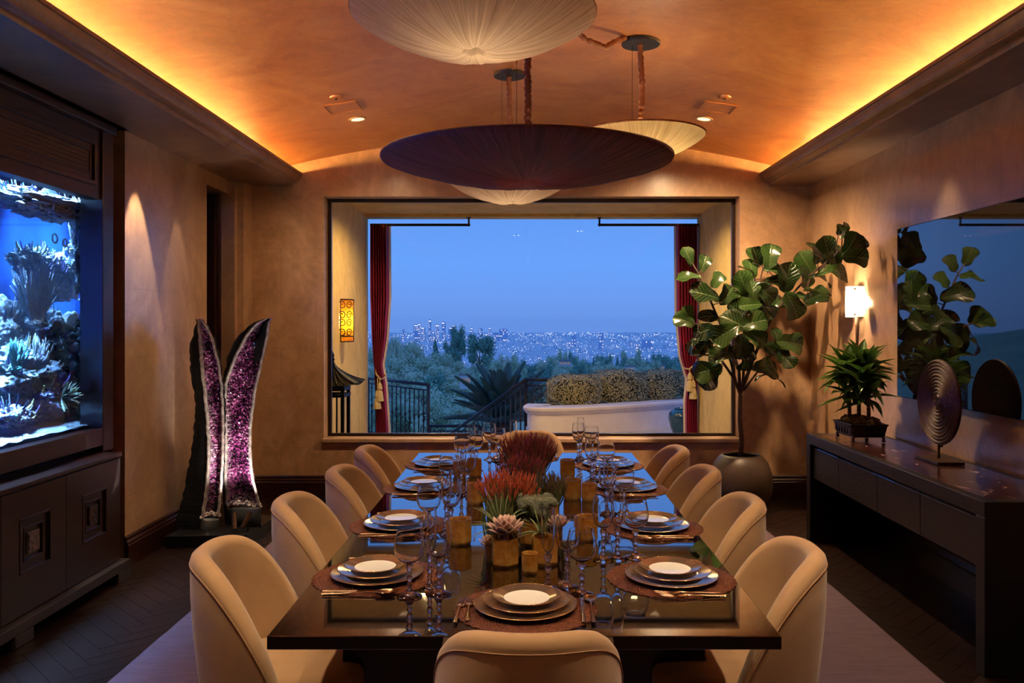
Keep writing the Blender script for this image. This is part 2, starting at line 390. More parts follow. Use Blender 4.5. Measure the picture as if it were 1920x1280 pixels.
# vaulted ceiling
def ceil_z(x): return 2.957+.233*(1-((x-.045)/2.05)**2)
rows = []
for i in range(41):
    x = -2.37+(2.46+2.37)*i/40
    rows.append((x, ceil_z(x)))
cz = MB()
cz.grid([[(x, Y0, z) for x, z in rows], [(x, YB+.02, z) for x, z in rows]])
cz.grid([[(x, Y0, z+.12) for x, z in rows], [(x, YB+.02, z+.12) for x, z in rows]])
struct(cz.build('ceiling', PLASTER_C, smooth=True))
# soffit + cove cornice profiles extruded along the room
def cornice(name, wallx, lipx, s):
    o = lambda d: lipx+s*d
    prof = [(wallx+s*.1, 2.755), (o(.10), 2.755), (o(.088), 2.757), (o(.083), 2.768), (o(.083), 2.775)]
    for k in range(9):
        a = k/8*PI/2
        prof.append((o(.078-.066*math.sin(a)), 2.780+.062*(1-math.cos(a))))
    prof += [(o(.008), 2.848), (o(-.002), 2.850), (o(-.004), 2.866), (o(.002), 2.872), (o(.03), 2.870), (o(.035), 2.79), (wallx+s*.1, 2.79)]
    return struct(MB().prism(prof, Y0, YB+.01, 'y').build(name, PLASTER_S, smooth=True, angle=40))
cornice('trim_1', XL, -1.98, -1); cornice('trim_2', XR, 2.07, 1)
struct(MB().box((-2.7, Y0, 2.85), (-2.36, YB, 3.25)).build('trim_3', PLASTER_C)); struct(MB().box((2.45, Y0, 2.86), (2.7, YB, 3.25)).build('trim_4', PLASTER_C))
# baseboards
def bprof(s):
    return [(0, 0), (s*.028, 0), (s*.028, .135), (s*.022, .142), (s*.022, .155), (s*.014, .168), (s*.014, .185), (s*.006, .195), (0, .195)]
struct(MB().prism([(YB+p, z) for p, z in bprof(-1)], -2.42, XR, 'x').build('baseboard_back', WOODH, bevel=0))
struct(MB().prism([(XR+p, z) for p, z in bprof(-1)], Y0, YB, 'y').build('baseboard_right', WOODH))
struct(MB().prism([(XL+p, z) for p, z in bprof(1)], 5.29, 6.66, 'y').build('baseboard_left', WOODH))
# window: frame and pane, stone sill
wn = struct(empty('window_1', (.052, YB+.17, 1.59)))
fr = MB(); a0, a1, b0, b1 = WX0-.052, WX1-.052, WZ0-1.59, WZ1-1.59; t_ = .032
fr.box((a0, -.02, b0), (a0+t_, .02, b1)).box((a1-t_, -.02, b0), (a1, .02, b1)).box((a0+t_, -.02, b0), (a1-t_, .02, b0+t_)).box((a0+t_, -.02, b1-t_), (a1-t_, .02, b1))
fr.build('window_frame', mat('dark_bronze_frame', (38, 26, 26), rough=.3, metal=.4), wn, bevel=.003)
MB().add([(a0+t_, 0, b0+t_), (a1-t_, 0, b0+t_), (a1-t_, 0, b1-t_), (a0+t_, 0, b1-t_)], [(0, 1, 2, 3)])
pg = MB(); pg.add([(a0+t_, 0, b0+t_), (a1-t_, 0, b0+t_), (a1-t_, 0, b1-t_), (a0+t_, 0, b1-t_)], [(0, 1, 2, 3)]); pg.build('window_pane', PANE, wn)
sl = MB().box((WX0-.01, YB-.03, WZ0-.03), (WX1+.01, YB+.15, WZ0+.006)); struct(sl.build('trim_5', plaster('sill_plaster', (160, 128, 100), (176, 146, 118), (190, 160, 132), rough=.3, blocks=False), bevel=.006))

# ceiling fixtures
def downlight(x, y, label):
    z = ceil_z(x); t = thing('downlight', label, 'ceiling light', (x, y, z))
    sl = -2*.233*(x-.045)/2.05**2; t.rotation_euler = (0, -math.atan(sl), 0)
    MB().lathe([(.052, .01), (.052, -.006), (.066, -.006), (.068, 0), (.068, .01)], 28).build('trim_ring', mat('ring', (190, 160, 120), rough=.4), t, True, angle=40)
    MB().lathe([(.05, -.003), (.03, -.004), (.001, -.004)], 24).build('lens', mat('lit_lens', (255, 230, 190), emit=(255, 226, 180), estr=1.6), t)
downlight(-1.28, 6.39, 'small round recessed downlight glowing on the left of the ceiling'); downlight(1.355, 6.39, 'small round recessed downlight glowing on the right of the ceiling')
def speaker(px, py, side):
    Y = 6.15
    for _ in range(20):
        x = (px-VX)*Y/F; Y = (ceil_z(x)-H)*F/(VY-py)
    sl = -2*.233*(x-.045)/2.05**2
    t = thing('speaker_panel', 'square plaster coloured ceiling panel set flush on the %s' % side, 'panel', (x, Y, ceil_z(x))); t.rotation_euler = (0, -math.atan(sl), 0)
    f = MB(); s = .12
    f.box((-s, -s, -.008), (s, -s+.012, .01)).box((-s, s-.012, -.008), (s, s, .01)).box((-s, -s+.012, -.008), (-s+.012, s-.012, .01)).box((s-.012, -s+.012, -.008), (s, s-.012, .01))
    f.build('frame', PLASTER_C, t); MB().box((-s+.014, -s+.014, -.005), (s-.014, s-.014, .01)).build('grille', PLASTER_C, t)
speaker(642, 201, 'left'); speaker(1346, 201, 'right')
for px, py, side in ((630, 181, 'left'), (1359, 181, 'right')):
    Y = 5.8
    for _ in range(20):
        x = (px-VX)*Y/F; Y = (ceil_z(x)-H)*F/(VY-py)
    t = thing('smoke_detector', 'tiny round ceiling disc beyond the square panel on the %s' % side, 'detector', (x, Y, ceil_z(x)))
    MB().lathe([(.045, .02), (.045, -.004), (.04, -.012), (.02, -.014), (.001, -.014)], 24).build('cover', PLASTER_C, t, True, angle=40)
    MB().lathe([(.012, -.013), (.01, -.02), (.001, -.02)], 12).build('sensor', BLACKM, t)

# ================================================================== AQUARIUM WALL
AQX = -2.56
aq = thing('aquarium_surround', 'dark mahogany wall frame with panelled header around the lit aquarium', 'built-in frame', (AQX, 3.75, .80))
def ab(mb, x0, x1, y0, y1, z0, z1): return mb.box((x0-AQX, y0-3.75, z0-.80), (x1-AQX, y1-3.75, z1-.80))
ab(MB(), -2.70, -2.56, 5.085, 5.215, .76, 2.74).build('stile', WOOD, aq, bevel=.004)
ab(MB(), -2.70, -2.56, 2.28, 2.42, .76, 2.74).build('stile', WOOD, aq, bevel=.004)
ab(MB(), -2.72, -2.61, 5.215, 5.295, .76, 2.74).build('side_jamb', WOOD, aq, bevel=.003)
ab(MB(), -2.64, -2.56, 2.42, 5.085, .80, .905).build('bottom_rail', WOODH, aq, bevel=.004)
hd = MB()
ab(hd, -2.66, -2.575, 2.42, 5.085, 2.285, 2.70); hdr = hd.build('header', WOODH, aq, bevel=.003)
for y0, y1 in ((2.5, 3.72), (3.80, 5.02)):
    pn = MB()
    for (a, b, c, d) in ((y0, y1, 2.36, 2.385), (y0, y1, 2.60, 2.625), (y0, y0+.025, 2.385, 2.60), (y1-.025, y1, 2.385, 2.60)): ab(pn, -2.576, -2.560, a, b, c, d)
    for (a, b, c, d) in ((y0+.06, y1-.06, 2.42, 2.432), (y0+.06, y1-.06, 2.555, 2.567), (y0+.06, y0+.072, 2.432, 2.555), (y1-.072, y1-.06, 2.432, 2.555)): ab(pn, -2.576, -2.566, a, b, c, d)
    pn.build('header_moulding', WOODH, aq, bevel=.002)
    for k in range(5): ab(MB(), -2.576, -2.571, y0+.075, y1-.075, 2.435+k*.024, 2.457+k*.024).build('slat', WOODH, aq, bevel=.002)
ab(MB(), -2.66, -2.535, 2.28, 5.215, 2.70, 2.755).build('top_moulding', WOODH, aq, bevel=.008)
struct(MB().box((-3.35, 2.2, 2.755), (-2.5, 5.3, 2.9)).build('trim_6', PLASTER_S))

# tank: shell, pane, water lamps
BLUE_BACK = mat('blue_backdrop', (16, 66, 170), (40, 108, 210), 1.6, rough=.7)
tank = thing('aquarium', 'large lit blue saltwater aquarium set in the left wall', 'aquarium', (-2.94, 3.75, .86))
TB = MB(); tx = lambda x: x+2.94; ty = lambda y: y-3.75; tz = lambda z: z-.86
TB.box((tx(-3.28), ty(2.38), tz(.86)), (tx(-3.25), ty(6.41), tz(2.40))).box((tx(-3.25), ty(6.38), tz(.86)), (tx(-2.65), ty(6.41), tz(2.40))).box((tx(-3.25), ty(2.38), tz(.86)), (tx(-2.65), ty(2.41), tz(2.40)))
TB.build('back_panel', BLUE_BACK, tank)
MB().box((tx(-3.25), ty(2.41), tz(.86)), (tx(-2.65), ty(6.38), tz(.885))).build('tank_floor', BLUE_BACK, tank)
MB().box((tx(-3.28), ty(2.38), tz(2.42)), (tx(-2.65), ty(6.41), tz(2.45))).build('hood', BLACKM, tank)
ov = MB()
for k in range(26): ov.box((tx(-3.1), ty(4.2)+k*.026, tz(2.20)), (tx(-3.09), ty(4.2)+k*.026+.014, tz(2.28)))
ov.box((tx(-3.1), ty(4.18), tz(2.18)), (tx(-3.09), ty(4.9), tz(2.20))); ov.build('overflow_comb', BLACKM, tank)
ap = MB(); ap.add([(tx(-2.645), ty(2.42), tz(.90)), (tx(-2.645), ty(5.085), tz(.90)), (tx(-2.645), ty(5.085), tz(2.29)), (tx(-2.645), ty(2.42), tz(2.29))], [(0, 1, 2, 3)])
ap.build('front_pane', pane_mat('aquarium_glass', (.82, .94, 1, 1), 1.5), tank)
for y in (2.95, 3.75, 4.6, 5.6):
    light('AREA', 'aquarium_lamp', (-2.97, y, 2.41), 68, (.27, .56, 1.0), (0, 0, 0), shape='RECTANGLE', size=.46, size_y=.7, spread=math.radians(62))
light('AREA', 'aquarium_lamp', (-2.74, 4.6, 2.40), 60, (.30, .60, 1.0), (0, math.radians(9), 0), shape='RECTANGLE', size=.08, size_y=2.6, spread=math.radians(50))
# inside the tank
ROCK = mat('pale_reef_rock', (120, 140, 170), (196, 206, 214), 9, rough=.8, bump=.8, bscale=40)
ROCKP = mat('lilac_reef_rock', (110, 104, 170), (176, 170, 214), 9, rough=.8, bump=.8, bscale=40)
ROCKD = mat('dark_reef_rock', (26, 44, 60), (64, 92, 104), 9, rough=.8, bump=.8, bscale=40)
GRAV = mat('white_gravel', (170, 190, 206), (226, 232, 236), 90, rough=.8, bump=.8, bscale=160)
CORAL = mat('pale_coral', (178, 196, 214), (220, 226, 230), 30, rough=.7, bump=.4, bscale=120)
CORALT = mat('teal_coral', (60, 130, 140), (100, 170, 170), 20, rough=.7)
SPIKE = mat('striped_coral', (196, 196, 160), (40, 60, 60), 16, rough=.6)
g = MB(); gr_rows = []
for j in range(14):
    x = -3.24+.58*j/13
    gr_rows.append([(x+2.94, y-3.75, .89-.86+.03+.012*mnoise.noise(Vector((x*14, y*14, 0)))+.03*(1-j/13)) for y in [2.42+3.95*i/120 for i in range(121)]])
g.grid(gr_rows)
for k in range(3600):
    x = R.uniform(-3.1, -2.66); y = R.uniform(3.9, 5.7); r = R.uniform(.004, .011)
    c = Vector((x+2.94, y-3.75, .925-.86+.012*mnoise.noise(Vector((x*14, y*14, 0)))+.01*(-2.66-x)))
    g.add([c+Vector((r, 0, 0)), c+Vector((-r*.5, r, 0)), c+Vector((-r*.5, -r, 0)), c+Vector((0, 0, r))], [(0, 1, 3), (1, 2, 3), (2, 0, 3)])
gv = g.build('gravel_bed', GRAV, loc=(-2.94, 3.75, .86)); tag(gv, 'white gravel covering the aquarium floor', 'gravel', kind='stuff')
# image pixel -> point at depth d behind the pane
def AQ(px, py, d):
    x = -2.645-d; Y = x*F/(px-VX); return Vector((x, Y, H-(py-VY)*Y/F))
POL = [CORAL, CORALT, mat('lilac_polyp', (150, 130, 210), rough=.7), mat('yellow_polyp', (214, 204, 130), rough=.7), mat('white_polyp', (222, 228, 232), rough=.7), mat('navy_polyp', (30, 50, 90), rough=.7)]
def rock(px, py, d, r, sc, m, label, seed, nz=.45, name='reef_rock', cat='rock'):
    c = AQ(px, py, d); rr = random.Random(seed+50); dz = r*sc[2]*.9
    t = thing(name, label, cat, (c.x, c.y, c.z-dz)); mb = MB(); bm = bmesh.new(); bmesh.ops.create_icosphere(bm, subdivisions=6 if r > .09 else 5, radius=1); vs = []
    for v in bm.verts:
        p = v.co; o = Vector((seed*7.3, seed*3.1, seed)); k = 1+nz*mnoise.fractal(p*2.0+o, .9, 2.1, 3)*.75+.07*mnoise.noise(p*11+o)+.05*abs(mnoise.noise(p*24+o))
        vs.append((p.x*r*sc[0]*k, p.y*r*sc[1]*k, dz+p.z*r*sc[2]*k))
    mb.add(vs, [[v.index for v in f.verts] for f in bm.faces]); bm.free(); mb.build('rock_body', m, t, True)
    pm = MB(); n = int(90+r*900)
    for k in range(n):
        v = Vector(vs[rr.randrange(len(vs))]); mi = rr.choice((0, 0, 1, 2, 3, 4, 4, 4, 5)); s_ = rr.uniform(.004, .014)
        nd = (v-Vector((0, 0, dz))).normalized()
        if rr.random() < .45: pm.tube([v, v+nd*s_*2+Vector((0, 0, s_)), v+nd*s_*3+Vector((0, 0, s_*3))], [s_*.5, s_*.45, s_*.25], 5, mi)
        else: pm.ico(v, s_, 1, (1, 1, .8), .3, 3, k, mi)
    tag(pm.build('polyps', POL, t), kind='stuff'); return t
rock(50, 690, .42, .26, (.6, 1.7, 1.0), ROCKP, 'broad lilac reef wall rising behind the lower corals', 21, .5)
rock(135, 690, .42, .20, (.6, 1.5, 1.2), ROCK, 'broad pale reef wall at the right back of the aquarium', 22, .5)
rock(5, 620, .40, .17, (.6, 1.6, 1.1), ROCK, 'pale reef ledge behind the left branching coral', 23, .5)
rock(100, 520, .42, .15, (.6, 1.5, 1.0), ROCKP, 'lilac ledge high behind the tall branching coral', 24, .6)
rock(95, 388, .22, .17, (.8, 2.4, .45), ROCK, 'pale craggy rock hanging across the top of the aquarium', 1, .6)
rock(40, 375, .34, .13, (.8, 2.2, .5), ROCKP, 'lilac craggy rock behind the upper left aquarium rocks', 2, .6)
rock(157, 392, .12, .10, (.9, 1.6, .45), ROCKP, 'lilac rock at the top right aquarium corner', 3, .6)
rock(30, 700, .30, .20, (.8, 1.6, .8), ROCK, 'pale rock mound at the left end of the reef', 4)
rock(70, 745, .28, .17, (.9, 1.6, .8), ROCKP, 'lilac rock mound low in the middle of the reef', 5)
rock(115, 735, .30, .15, (.8, 1.4, .9), ROCKD, 'dark rock behind the striped spiky coral', 6)
rock(160, 660, .20, .12, (.8, 1.1, 1.5), ROCKD, 'dark upright rock at the right end of the reef', 7)
rock(162, 480, .24, .12, (.8, 1.0, 2.0), ROCK, 'pale rock column along the right tank wall', 8, .6)
rock(98, 640, .34, .16, (.8, 1.6, 1.0), ROCK, 'pale rock behind the lower branching coral', 9, .6)
rock(20, 780, .16, .09, (.9, 1.6, .6), ROCKP, 'low lilac rock resting on the gravel at left', 10)
rock(135, 770, .24, .10, (.9, 1.4, .8), ROCK, 'pale round rock resting on the gravel at right', 11)
rock(150, 420, .25, .07, (.8, .9, 1.9), ROCK, 'narrow pale rock spire below the top rocks', 12, .6)
rock(60, 490, .46, .11, (.7, 1.5, .7), ROCK, 'frothy pale rock cap above the tall branching coral', 13, .7)
def branching(px, py, d, h, n, spread, m, label, seed):
    rr = random.Random(seed); c = AQ(px, py, d); t = thing('branching_coral', label, 'coral', c)
    for k in range(n):
        a = rr.uniform(-1, 1)*spread; b = rr.uniform(-.5, .5)*spread*.6; hh = h*rr.uniform(.6, 1)*(1-.25*abs(a)/spread)
        pts = [(b*.1, a*.12*h, 0)]
        for i in range(1, 6):
            q = i/5; pts.append((b*h*q+rr.uniform(-.006, .006), (a*.12+a*q**.8)*h+rr.uniform(-.008, .008), hh*q))
        mb = MB().tube(pts, [.0075, .0075, .007, .0065, .006, .003], 6); mb.build('branch', m, t, True)
    MB().ico((0, 0, 0), .05*h/.4, 3, (1, 1.6, .7), .4, 3, seed).build('base', m, t); return t
branching(68, 605, .26, .40, 84, .50, CORAL, 'tall pale branching coral in the middle of the aquarium', 3)
branching(70, 700, .20, .24, 40, .5, CORAL, 'smaller pale branching coral below the tall one', 4)
branching(30, 690, .16, .18, 28, .55, CORALT, 'teal branching coral at the left end of the reef', 5)
def spiky(px, py, d, r, label, seed):
    rr = random.Random(seed); c = AQ(px, py, d); t = thing('spiky_coral', label, 'coral', (c.x, c.y, c.z))
    for k in range(42):
        a = rr.uniform(0, 2*PI); b = rr.uniform(.1, 1.2)
        dv = Vector((math.cos(b), math.sin(b)*math.cos(a), math.sin(b)*math.sin(a)))
        L_ = r*rr.uniform(.8, 1.05); sd = dv.cross(Vector((rr.uniform(-1, 1), rr.uniform(-1, 1), rr.uniform(-1, 1)))).normalized()
        mb = MB(); mb.grid([[dv*L_*q-sd*w, dv*L_*q+dv.cross(sd)*w*.5, dv*L_*q+sd*w] for q, w in ((0, .004), (.35, .010), (.75, .010), (1, .002))])
        mb.build('frond', SPIKE, t)
    return t
spiky(116, 745, .08, .11, 'striped spiky coral by the gravel in the aquarium', 5); spiky(157, 755, .07, .075, 'small striped spiky coral in the right aquarium corner', 6)
t = thing('bubble_coral', 'dark cluster of round bulbs on the right reef rock', 'coral', AQ(147, 690, .12)); rr = random.Random(8)
for k in range(20): MB().ico((rr.uniform(-.03, .03), rr.uniform(-.05, .05), rr.uniform(-.05, .2)), rr.uniform(.016, .028), 2, (1, 1, 1.3), .1, 3, k).build('bulb', ROCKD, t, True)
for i, (px, py, d, r) in enumerate(((103, 447, .10, .026), (122, 455, .12, .022), (124, 535, .12, .028), (105, 545, .14, .022))):
    c = AQ(px, py, d); rr = random.Random(i); mb = MB()
    mb.tube([(0, r*math.cos(a*PI/8), r*math.sin(a*PI/8)) for a in range(17)], .005, 6)
    for k in range(5): mb.ico((0, r*math.cos(k*1.26), r*math.sin(k*1.26)), .007, 1, (1, 1, 1), .3, 3, k)
    tag(mb.build('tube_coral', CORAL, loc=c, smooth=True), ['upper left ring shaped tube coral in the aquarium', 'upper right ring shaped tube coral in the aquarium', 'lower right ring shaped tube coral in the aquarium', 'lower left ring shaped tube coral in the aquarium'][i], 'coral')

# cabinet under the tank
CX = -2.445
cb = thing('low_cabinet', 'long dark mahogany cabinet with square carved doors below the aquarium', 'cabinet', (CX, 3.9, 0))
MB().box((-.30, -1.62, .115), (-.022, 1.17, .735)).build('carcass', WOOD, cb)
MB().box((-.31, -1.63, .735), (.004, 1.18, .760)).build('top_rim', WOODH, cb, bevel=.004)
pl = MB().box((-.30, -1.65, .062), (.045, 1.20, .115)).build('plinth', mat('plinth_stone', (40, 38, 46), (52, 48, 56), 6, rough=.4), cb, bevel=.004)
for y in (-1.65, .05, 1.05): MB().box((-.26, y, 0), (.045, y+.15, .062)).build('foot', bpy.data.materials['plinth_stone'], cb, bevel=.004)
TILE = mat('carved_stone_tile', (86, 78, 74), (120, 110, 104), 40, rough=.5, bump=1, bscale=40); TILE2 = mat('carved_bronze_tile', (40, 30, 26), (96, 78, 66), 30, rough=.35, metal=.5, bump=1, bscale=50)
def cab_door(y0, y1, tile):
    c = (y0+y1)/2; zc = .452; a, b = .135, .085
    d = MB()
    def ring(x0, x1, o0, o1, z0, z1, i):
        d.box((x0, o0, z0), (x1, c-i, z1)).box((x0, c+i, z0), (x1, o1, z1)).box((x0, c-i, z0), (x1, c+i, zc-i)).box((x0, c-i, zc+i), (x1, c+i, z1))
    ring(-.022, 0, y0+.002, y1-.002, .122, .728, a)
    ring(-.022, -.012, c-a, c+a, zc-a, zc+a, b)
    o = d.build('door', WOOD, cb)
    f = MB()
    for s0, s1, x in ((a, a-.012, .0), (b, b-.010, -.012)):
        f.box((x-.02, c-s0, zc-s0), (x+.003, c-s1, zc+s0)).box((x-.02, c+s1, zc-s0), (x+.003, c+s0, zc+s0)).box((x-.02, c-s1, zc-s0), (x+.003, c+s1, zc-s1)).box((x-.02, c-s1, zc+s1), (x+.003, c+s1, zc+s0))
    f.build('square_moulding', WOOD, o, bevel=.0015)
    MB().box((-.022, c-.046, zc-.052), (-.006, c+.046, zc+.052)).build('carved_tile', tile, o, bevel=.003)
for k, (y0, y1) in enumerate(((.57, 1.165), (.012, .57), (-.57, .012), (-1.1, -.57))): cab_door(y0, y1, TILE2 if k == 0 else TILE)

# ================================================================== RUG, TABLE, CHAIRS
rg = MB(); n = 120
rows = []
for j in range(60):
    y = 1.0+5.4*j/59
    rows.append([(x+(.004*mnoise.noise(Vector((0, y*9, x))) if abs(x) > 1.77 else 0), y, .010+.0018*mnoise.noise(Vector((x*22, y*22, 0)))) for x in [-1.78+3.56*i/n for i in range(n+1)]])
rg.grid(rows); rg.box((-1.782, 1.0, .0008), (1.782, 6.4, .0085))
tag(rg.build('area_rug', RUGM, smooth=False), 'muted mauve area rug under the dining table and chairs', 'rug')

TT = .75
tb = thing('dining_table', 'long glossy black lacquered dining table in the middle of the room', 'table', (-.004, 3.616, .012))
MB().box((-.648, -1.503, TT-.035-.012), (.648, 1.504, TT-.012)).build('tabletop', LACQ, tb, bevel=.0025)
def pedestal(y, name):
    prof = [(.50, TT-.047), (.535, .66), (.555, .58), (.555, .48), (.52, .36), (.44, .24), (.36, .15), (.34, .10), (.40, .05), (.44, 0)]
    L_ = [(-r, z) for r, z in prof]; poly = L_+[(r, z) for r, z in reversed(prof)]
    MB().prism(poly, y-.06, y+.06, 'y').build(name, LACQ_B, tb, bevel=.006)
pedestal(-1.0, 'pedestal'); pedestal(1.0, 'pedestal')
MB().box((-.05, -.94, .30), (.05, .94, .42)).build('stretcher', LACQ_B, tb, bevel=.004)

def chair_h(d): return .842-.385*(max(0, d)/.32)**2.0
def make_chair(label):
    t = thing('dining_chair', label, 'chair', (0, 0, .012), 0, 'tan dining chairs around the table')
    a, b, n2 = .236, .30, 2.45
    def plan(ph, off=0):
        s, c = math.sin(ph), math.cos(ph)
        return (a-off)*math.copysign(abs(s)**(2/n2), s), -(b-off)*math.copysign(abs(c)**(2/n2), c)
    mb = MB(); N_ = 56; rows = []; pip = []
    for i in range(N_+1):
        ph = math.radians(-100+200*i/N_)
        x0, y0 = plan(ph); zt = max(.43, chair_h(y0+.30)); row = []
        th = .058 if zt > .5 else .05
        def pt(off, z):
            x, y = plan(ph, off); s = .80+.20*smooth01((z-.05)/.72)
            s2 = 1.0
            return (x*s, y*s+.0, z)
        for k in range(8): row.append(pt(0, .075+(zt-.028-.075)*k/7))
        pip.append(pt(-.001, zt-.036))
        for k in range(1, 6):
            q = k/6*PI; row.append(pt(th/2-th/2*math.cos(q), zt-.028+.028*math.sin(q)))
        for k in range(7): row.append(pt(th, zt-.028+(min(.40, zt-.05)-zt+.028)*k/6))
        row.append(pt(th, .30)); row.append(pt(.03, .075))
        rows.append(row)
    mb.grid(rows, 0, True, True); mb.build('backrest', FABRIC, t, True, angle=55)
    MB().tube(pip, .0018, 5).build('piping', mat('piping_velvet', (176, 138, 98), rough=.8), t, True)
    st = MB(); rows = []
    for z, k in ((.34, .90), (.355, .985), (.40, 1.0), (.455, 1.0), (.476, .985), (.488, .94), (.494, .80), (.497, .5), (.498, .02)):
        rows.append([(.196*k*math.copysign(abs(math.cos(q))**(2/3.2), math.cos(q)), -.005+.235*k*math.copysign(abs(math.sin(q))**(2/3.2), math.sin(q)), z) for q in [2*PI*i/48 for i in range(48)]])
    st.grid(rows, 0, True, True); st.build('seat', FABRIC, t, True, angle=60)
    MB().lathe([(.16, .30), (.17, .34), (.10, .345)], 24).build('seat_pan', LACQ_B, t)
    for sx in (-1, 1):
        for sy in (-1, 1): MB().tube([(sx*.12, sy*.12, .33), (sx*.15, sy*.15, 0)], [.02, .013], 10).build('leg', LACQ_B, t, True)
    return t
CH0 = None
def place(x, y, rz, label):
    global CH0
    if CH0 is None: CH0 = make_chair(label); CH0.location = (x, y, .0125); CH0.rotation_euler = (0, 0, rz); return CH0
    return dup(CH0, (x, y, .0125), rz, label)
for i, (xb, y) in enumerate(((-1.02, 2.61), (-.994, 3.33), (-.945, 4.0), (-.945, 4.66))):
    place(xb+.30, y, -PI/2, ['tan barrel chair at the near left corner of the table', 'tan barrel chair second along the left table side', 'tan barrel chair third along the left table side', 'tan barrel chair farthest along the left table side'][i])
for i, (xb, y) in enumerate(((.912, 2.60), (.936, 3.32), (.922, 4.0), (.902, 4.66))):
    place(xb-.30, y, PI/2, ['tan barrel chair at the near right corner of the table', 'tan barrel chair second along the right table side', 'tan barrel chair third along the right table side', 'tan barrel chair farthest along the right table side'][i])
place(.006, 2.118, 0, 'tan barrel chair seen from behind at the near table end')
place(.02, 5.10, PI, 'tan barrel chair at the far table end before the window')

# ================================================================== TABLE SETTINGS
def lathe_obj(name, prof, m, parent=None, n=32, angle=None, cap=True):
    mb = MB(); mb.lathe(prof, n, cap=cap)
    o = mb.build(name, m, parent, True, angle=angle); return o
def make_glass(kind):
    t = thing(kind, 'x', 'glass', (0, 0, 0))
    if kind == 'wine_goblet':
        bowl = [(.004, .098), (.018, .101), (.032, .110), (.041, .124), (.0445, .141), (.0435, .158), (.040, .174), (.0365, .190)]; w = .0011; hs = .100; fr_ = .036
    elif kind == 'tulip_goblet':
        bowl = [(.004, .108), (.016, .111), (.026, .120), (.033, .134), (.0365, .152), (.0365, .172), (.034, .192), (.031, .212)]; w = .0011; hs = .110; fr_ = .035
    else:
        bowl = [(.003, .108), (.009, .111), (.015, .121), (.0185, .138), (.0205, .160), (.021, .185), (.0205, .212), (.0195, .238)]; w = .001; hs = .110; fr_ = .032
    (r9, z9), (r8, z8) = bowl[-1], bowl[-2]
    bowl.insert(-1, (r9+(r8-r9)*.06, z9+(z8-z9)*.06)); bowl.insert(-2, (r9+(r8-r9)*.5, z9+(z8-z9)*.5))
    inner = [(max(r-w, .0004), z+(.0025 if i < 2 else .0008 if i < 7 else 0)) for i, (r, z) in enumerate(bowl)]
    lathe_obj('bowl', [(.0004, bowl[0][1]-.0005)]+bowl+list(reversed(inner))+[(.0003, inner[0][1])], BOWLG, t, 36)
    k = hs/.100
    st = [(.009, .0185), (.0065, .024), (.0055, .030), (.0085, .035), (.0055, .040), (.0045, .044), (.0072, .049), (.0095, .055), (.0075, .060), (.0048, .064), (.0085, .068), (.0048, .072), (.0075, .078), (.0112, .086), (.0098, .092), (.0062, .098)]
    mod = lambda i, r: 1+.10*math.cos(6*2*PI*i/36)*(1 if r > .006 else 0)
    mb = MB(); mb.lathe([(r, z*k-.002*0) for r, z in st], 36, mod=mod); mb.build('stem', GLASSM, t, True)
    lathe_obj('foot', [(.0003, .0004), (fr_, .0004), (fr_+.0006, .0016), (fr_*.8, .0042), (fr_*.5, .0085), (.012, .0150), (.0088, .0195*k), (.0003, .0195*k)], GLASSM, t, 36)
    return t
def plate_profile(r):
    return [(.001, .0), (r*.62, .0), (r*.66, .0012), (r*.99, .0115), (r, .0125), (r*.995, .0135), (r*.70, .0052), (r*.655, .0035), (r*.60, .0030), (.001, .0030)]
def make_plate(name, r, white):
    t = thing(name, 'x', 'plate')
    p = plate_profile(r)
    lathe_obj('body', [(.001, 0), (r*.62, 0), (r*.66, .0012), (r*.985, .0112), (r*.985, .0118), (r*.70, .0044), (r*.655, .0027), (r*.60, .0022), (.001, .0022)], CHINA, t, 56, angle=40)
    lathe_obj('glazed_rim', [(r*.67, .0039), (r*.985, .0128), (r*.985, .0122), (r*.67, .0030)], CHINAB, t, 56, angle=40, cap=False)
    lathe_obj('gilt_edge', [(r*.978, .0110), (r, .0118), (r*1.002, .0130), (r*.985, .0138), (r*.975, .0130)], GOLDL, t, 56, cap=False)
    return t
def make_mat():
    mb = MB(); n = 168; rows = []; rr = random.Random(3)
    nr = 30; rad = .190
    for j in range(nr+1):
        r = .003+rad*j/nr; row = []
        for i in range(n):
            q = 2*PI*i/n; e = 0
            if j >= nr-1: e = .0045*abs(math.sin(q*21))
            z = .0022+.0013*(1 if (i+(j % 2)) % 2 else -1)*(1 if j % 2 else .4)
            row.append(((r+e)*math.cos(q), (r+e)*math.sin(q), z))
        rows.append(row)
    mb.grid(rows, 0, True); b = len(mb.v)
    mb.grid([[(x*1.0, y*1.0, 0.0002) for x, y, z in rows[-1]], [(x, y, z) for x, y, z in rows[-1]]], 0, True)
    return tag(mb.build('woven_placemat', COPPER), 'x', 'placemat')
def make_fork(L_=.19):
    t = thing('fork', 'x', 'fork')
    MB().grid([[(-w, y, z-.001), (-w*.6, y, z+.0012), (w*.6, y, z+.0012), (w, y, z-.001), (0, y, z-.002)] for y, w, z in ((-.095, .0065, .003), (-.06, .006, .003), (0, .0032, .004), (.02, .003, .006), (.028, .010, .005), (.045, .0115, .003))], 0, True, True).build('handle', CUTL, t, True, angle=50)
    for k in range(4):
        x = -.0095+.00633*k; MB().tube([(x, .042, .003), (x, .065, .002), (x*.95, .095, .006)], [.0018, .0016, .0009], 6).build('tine', CUTL, t, True)
    return t
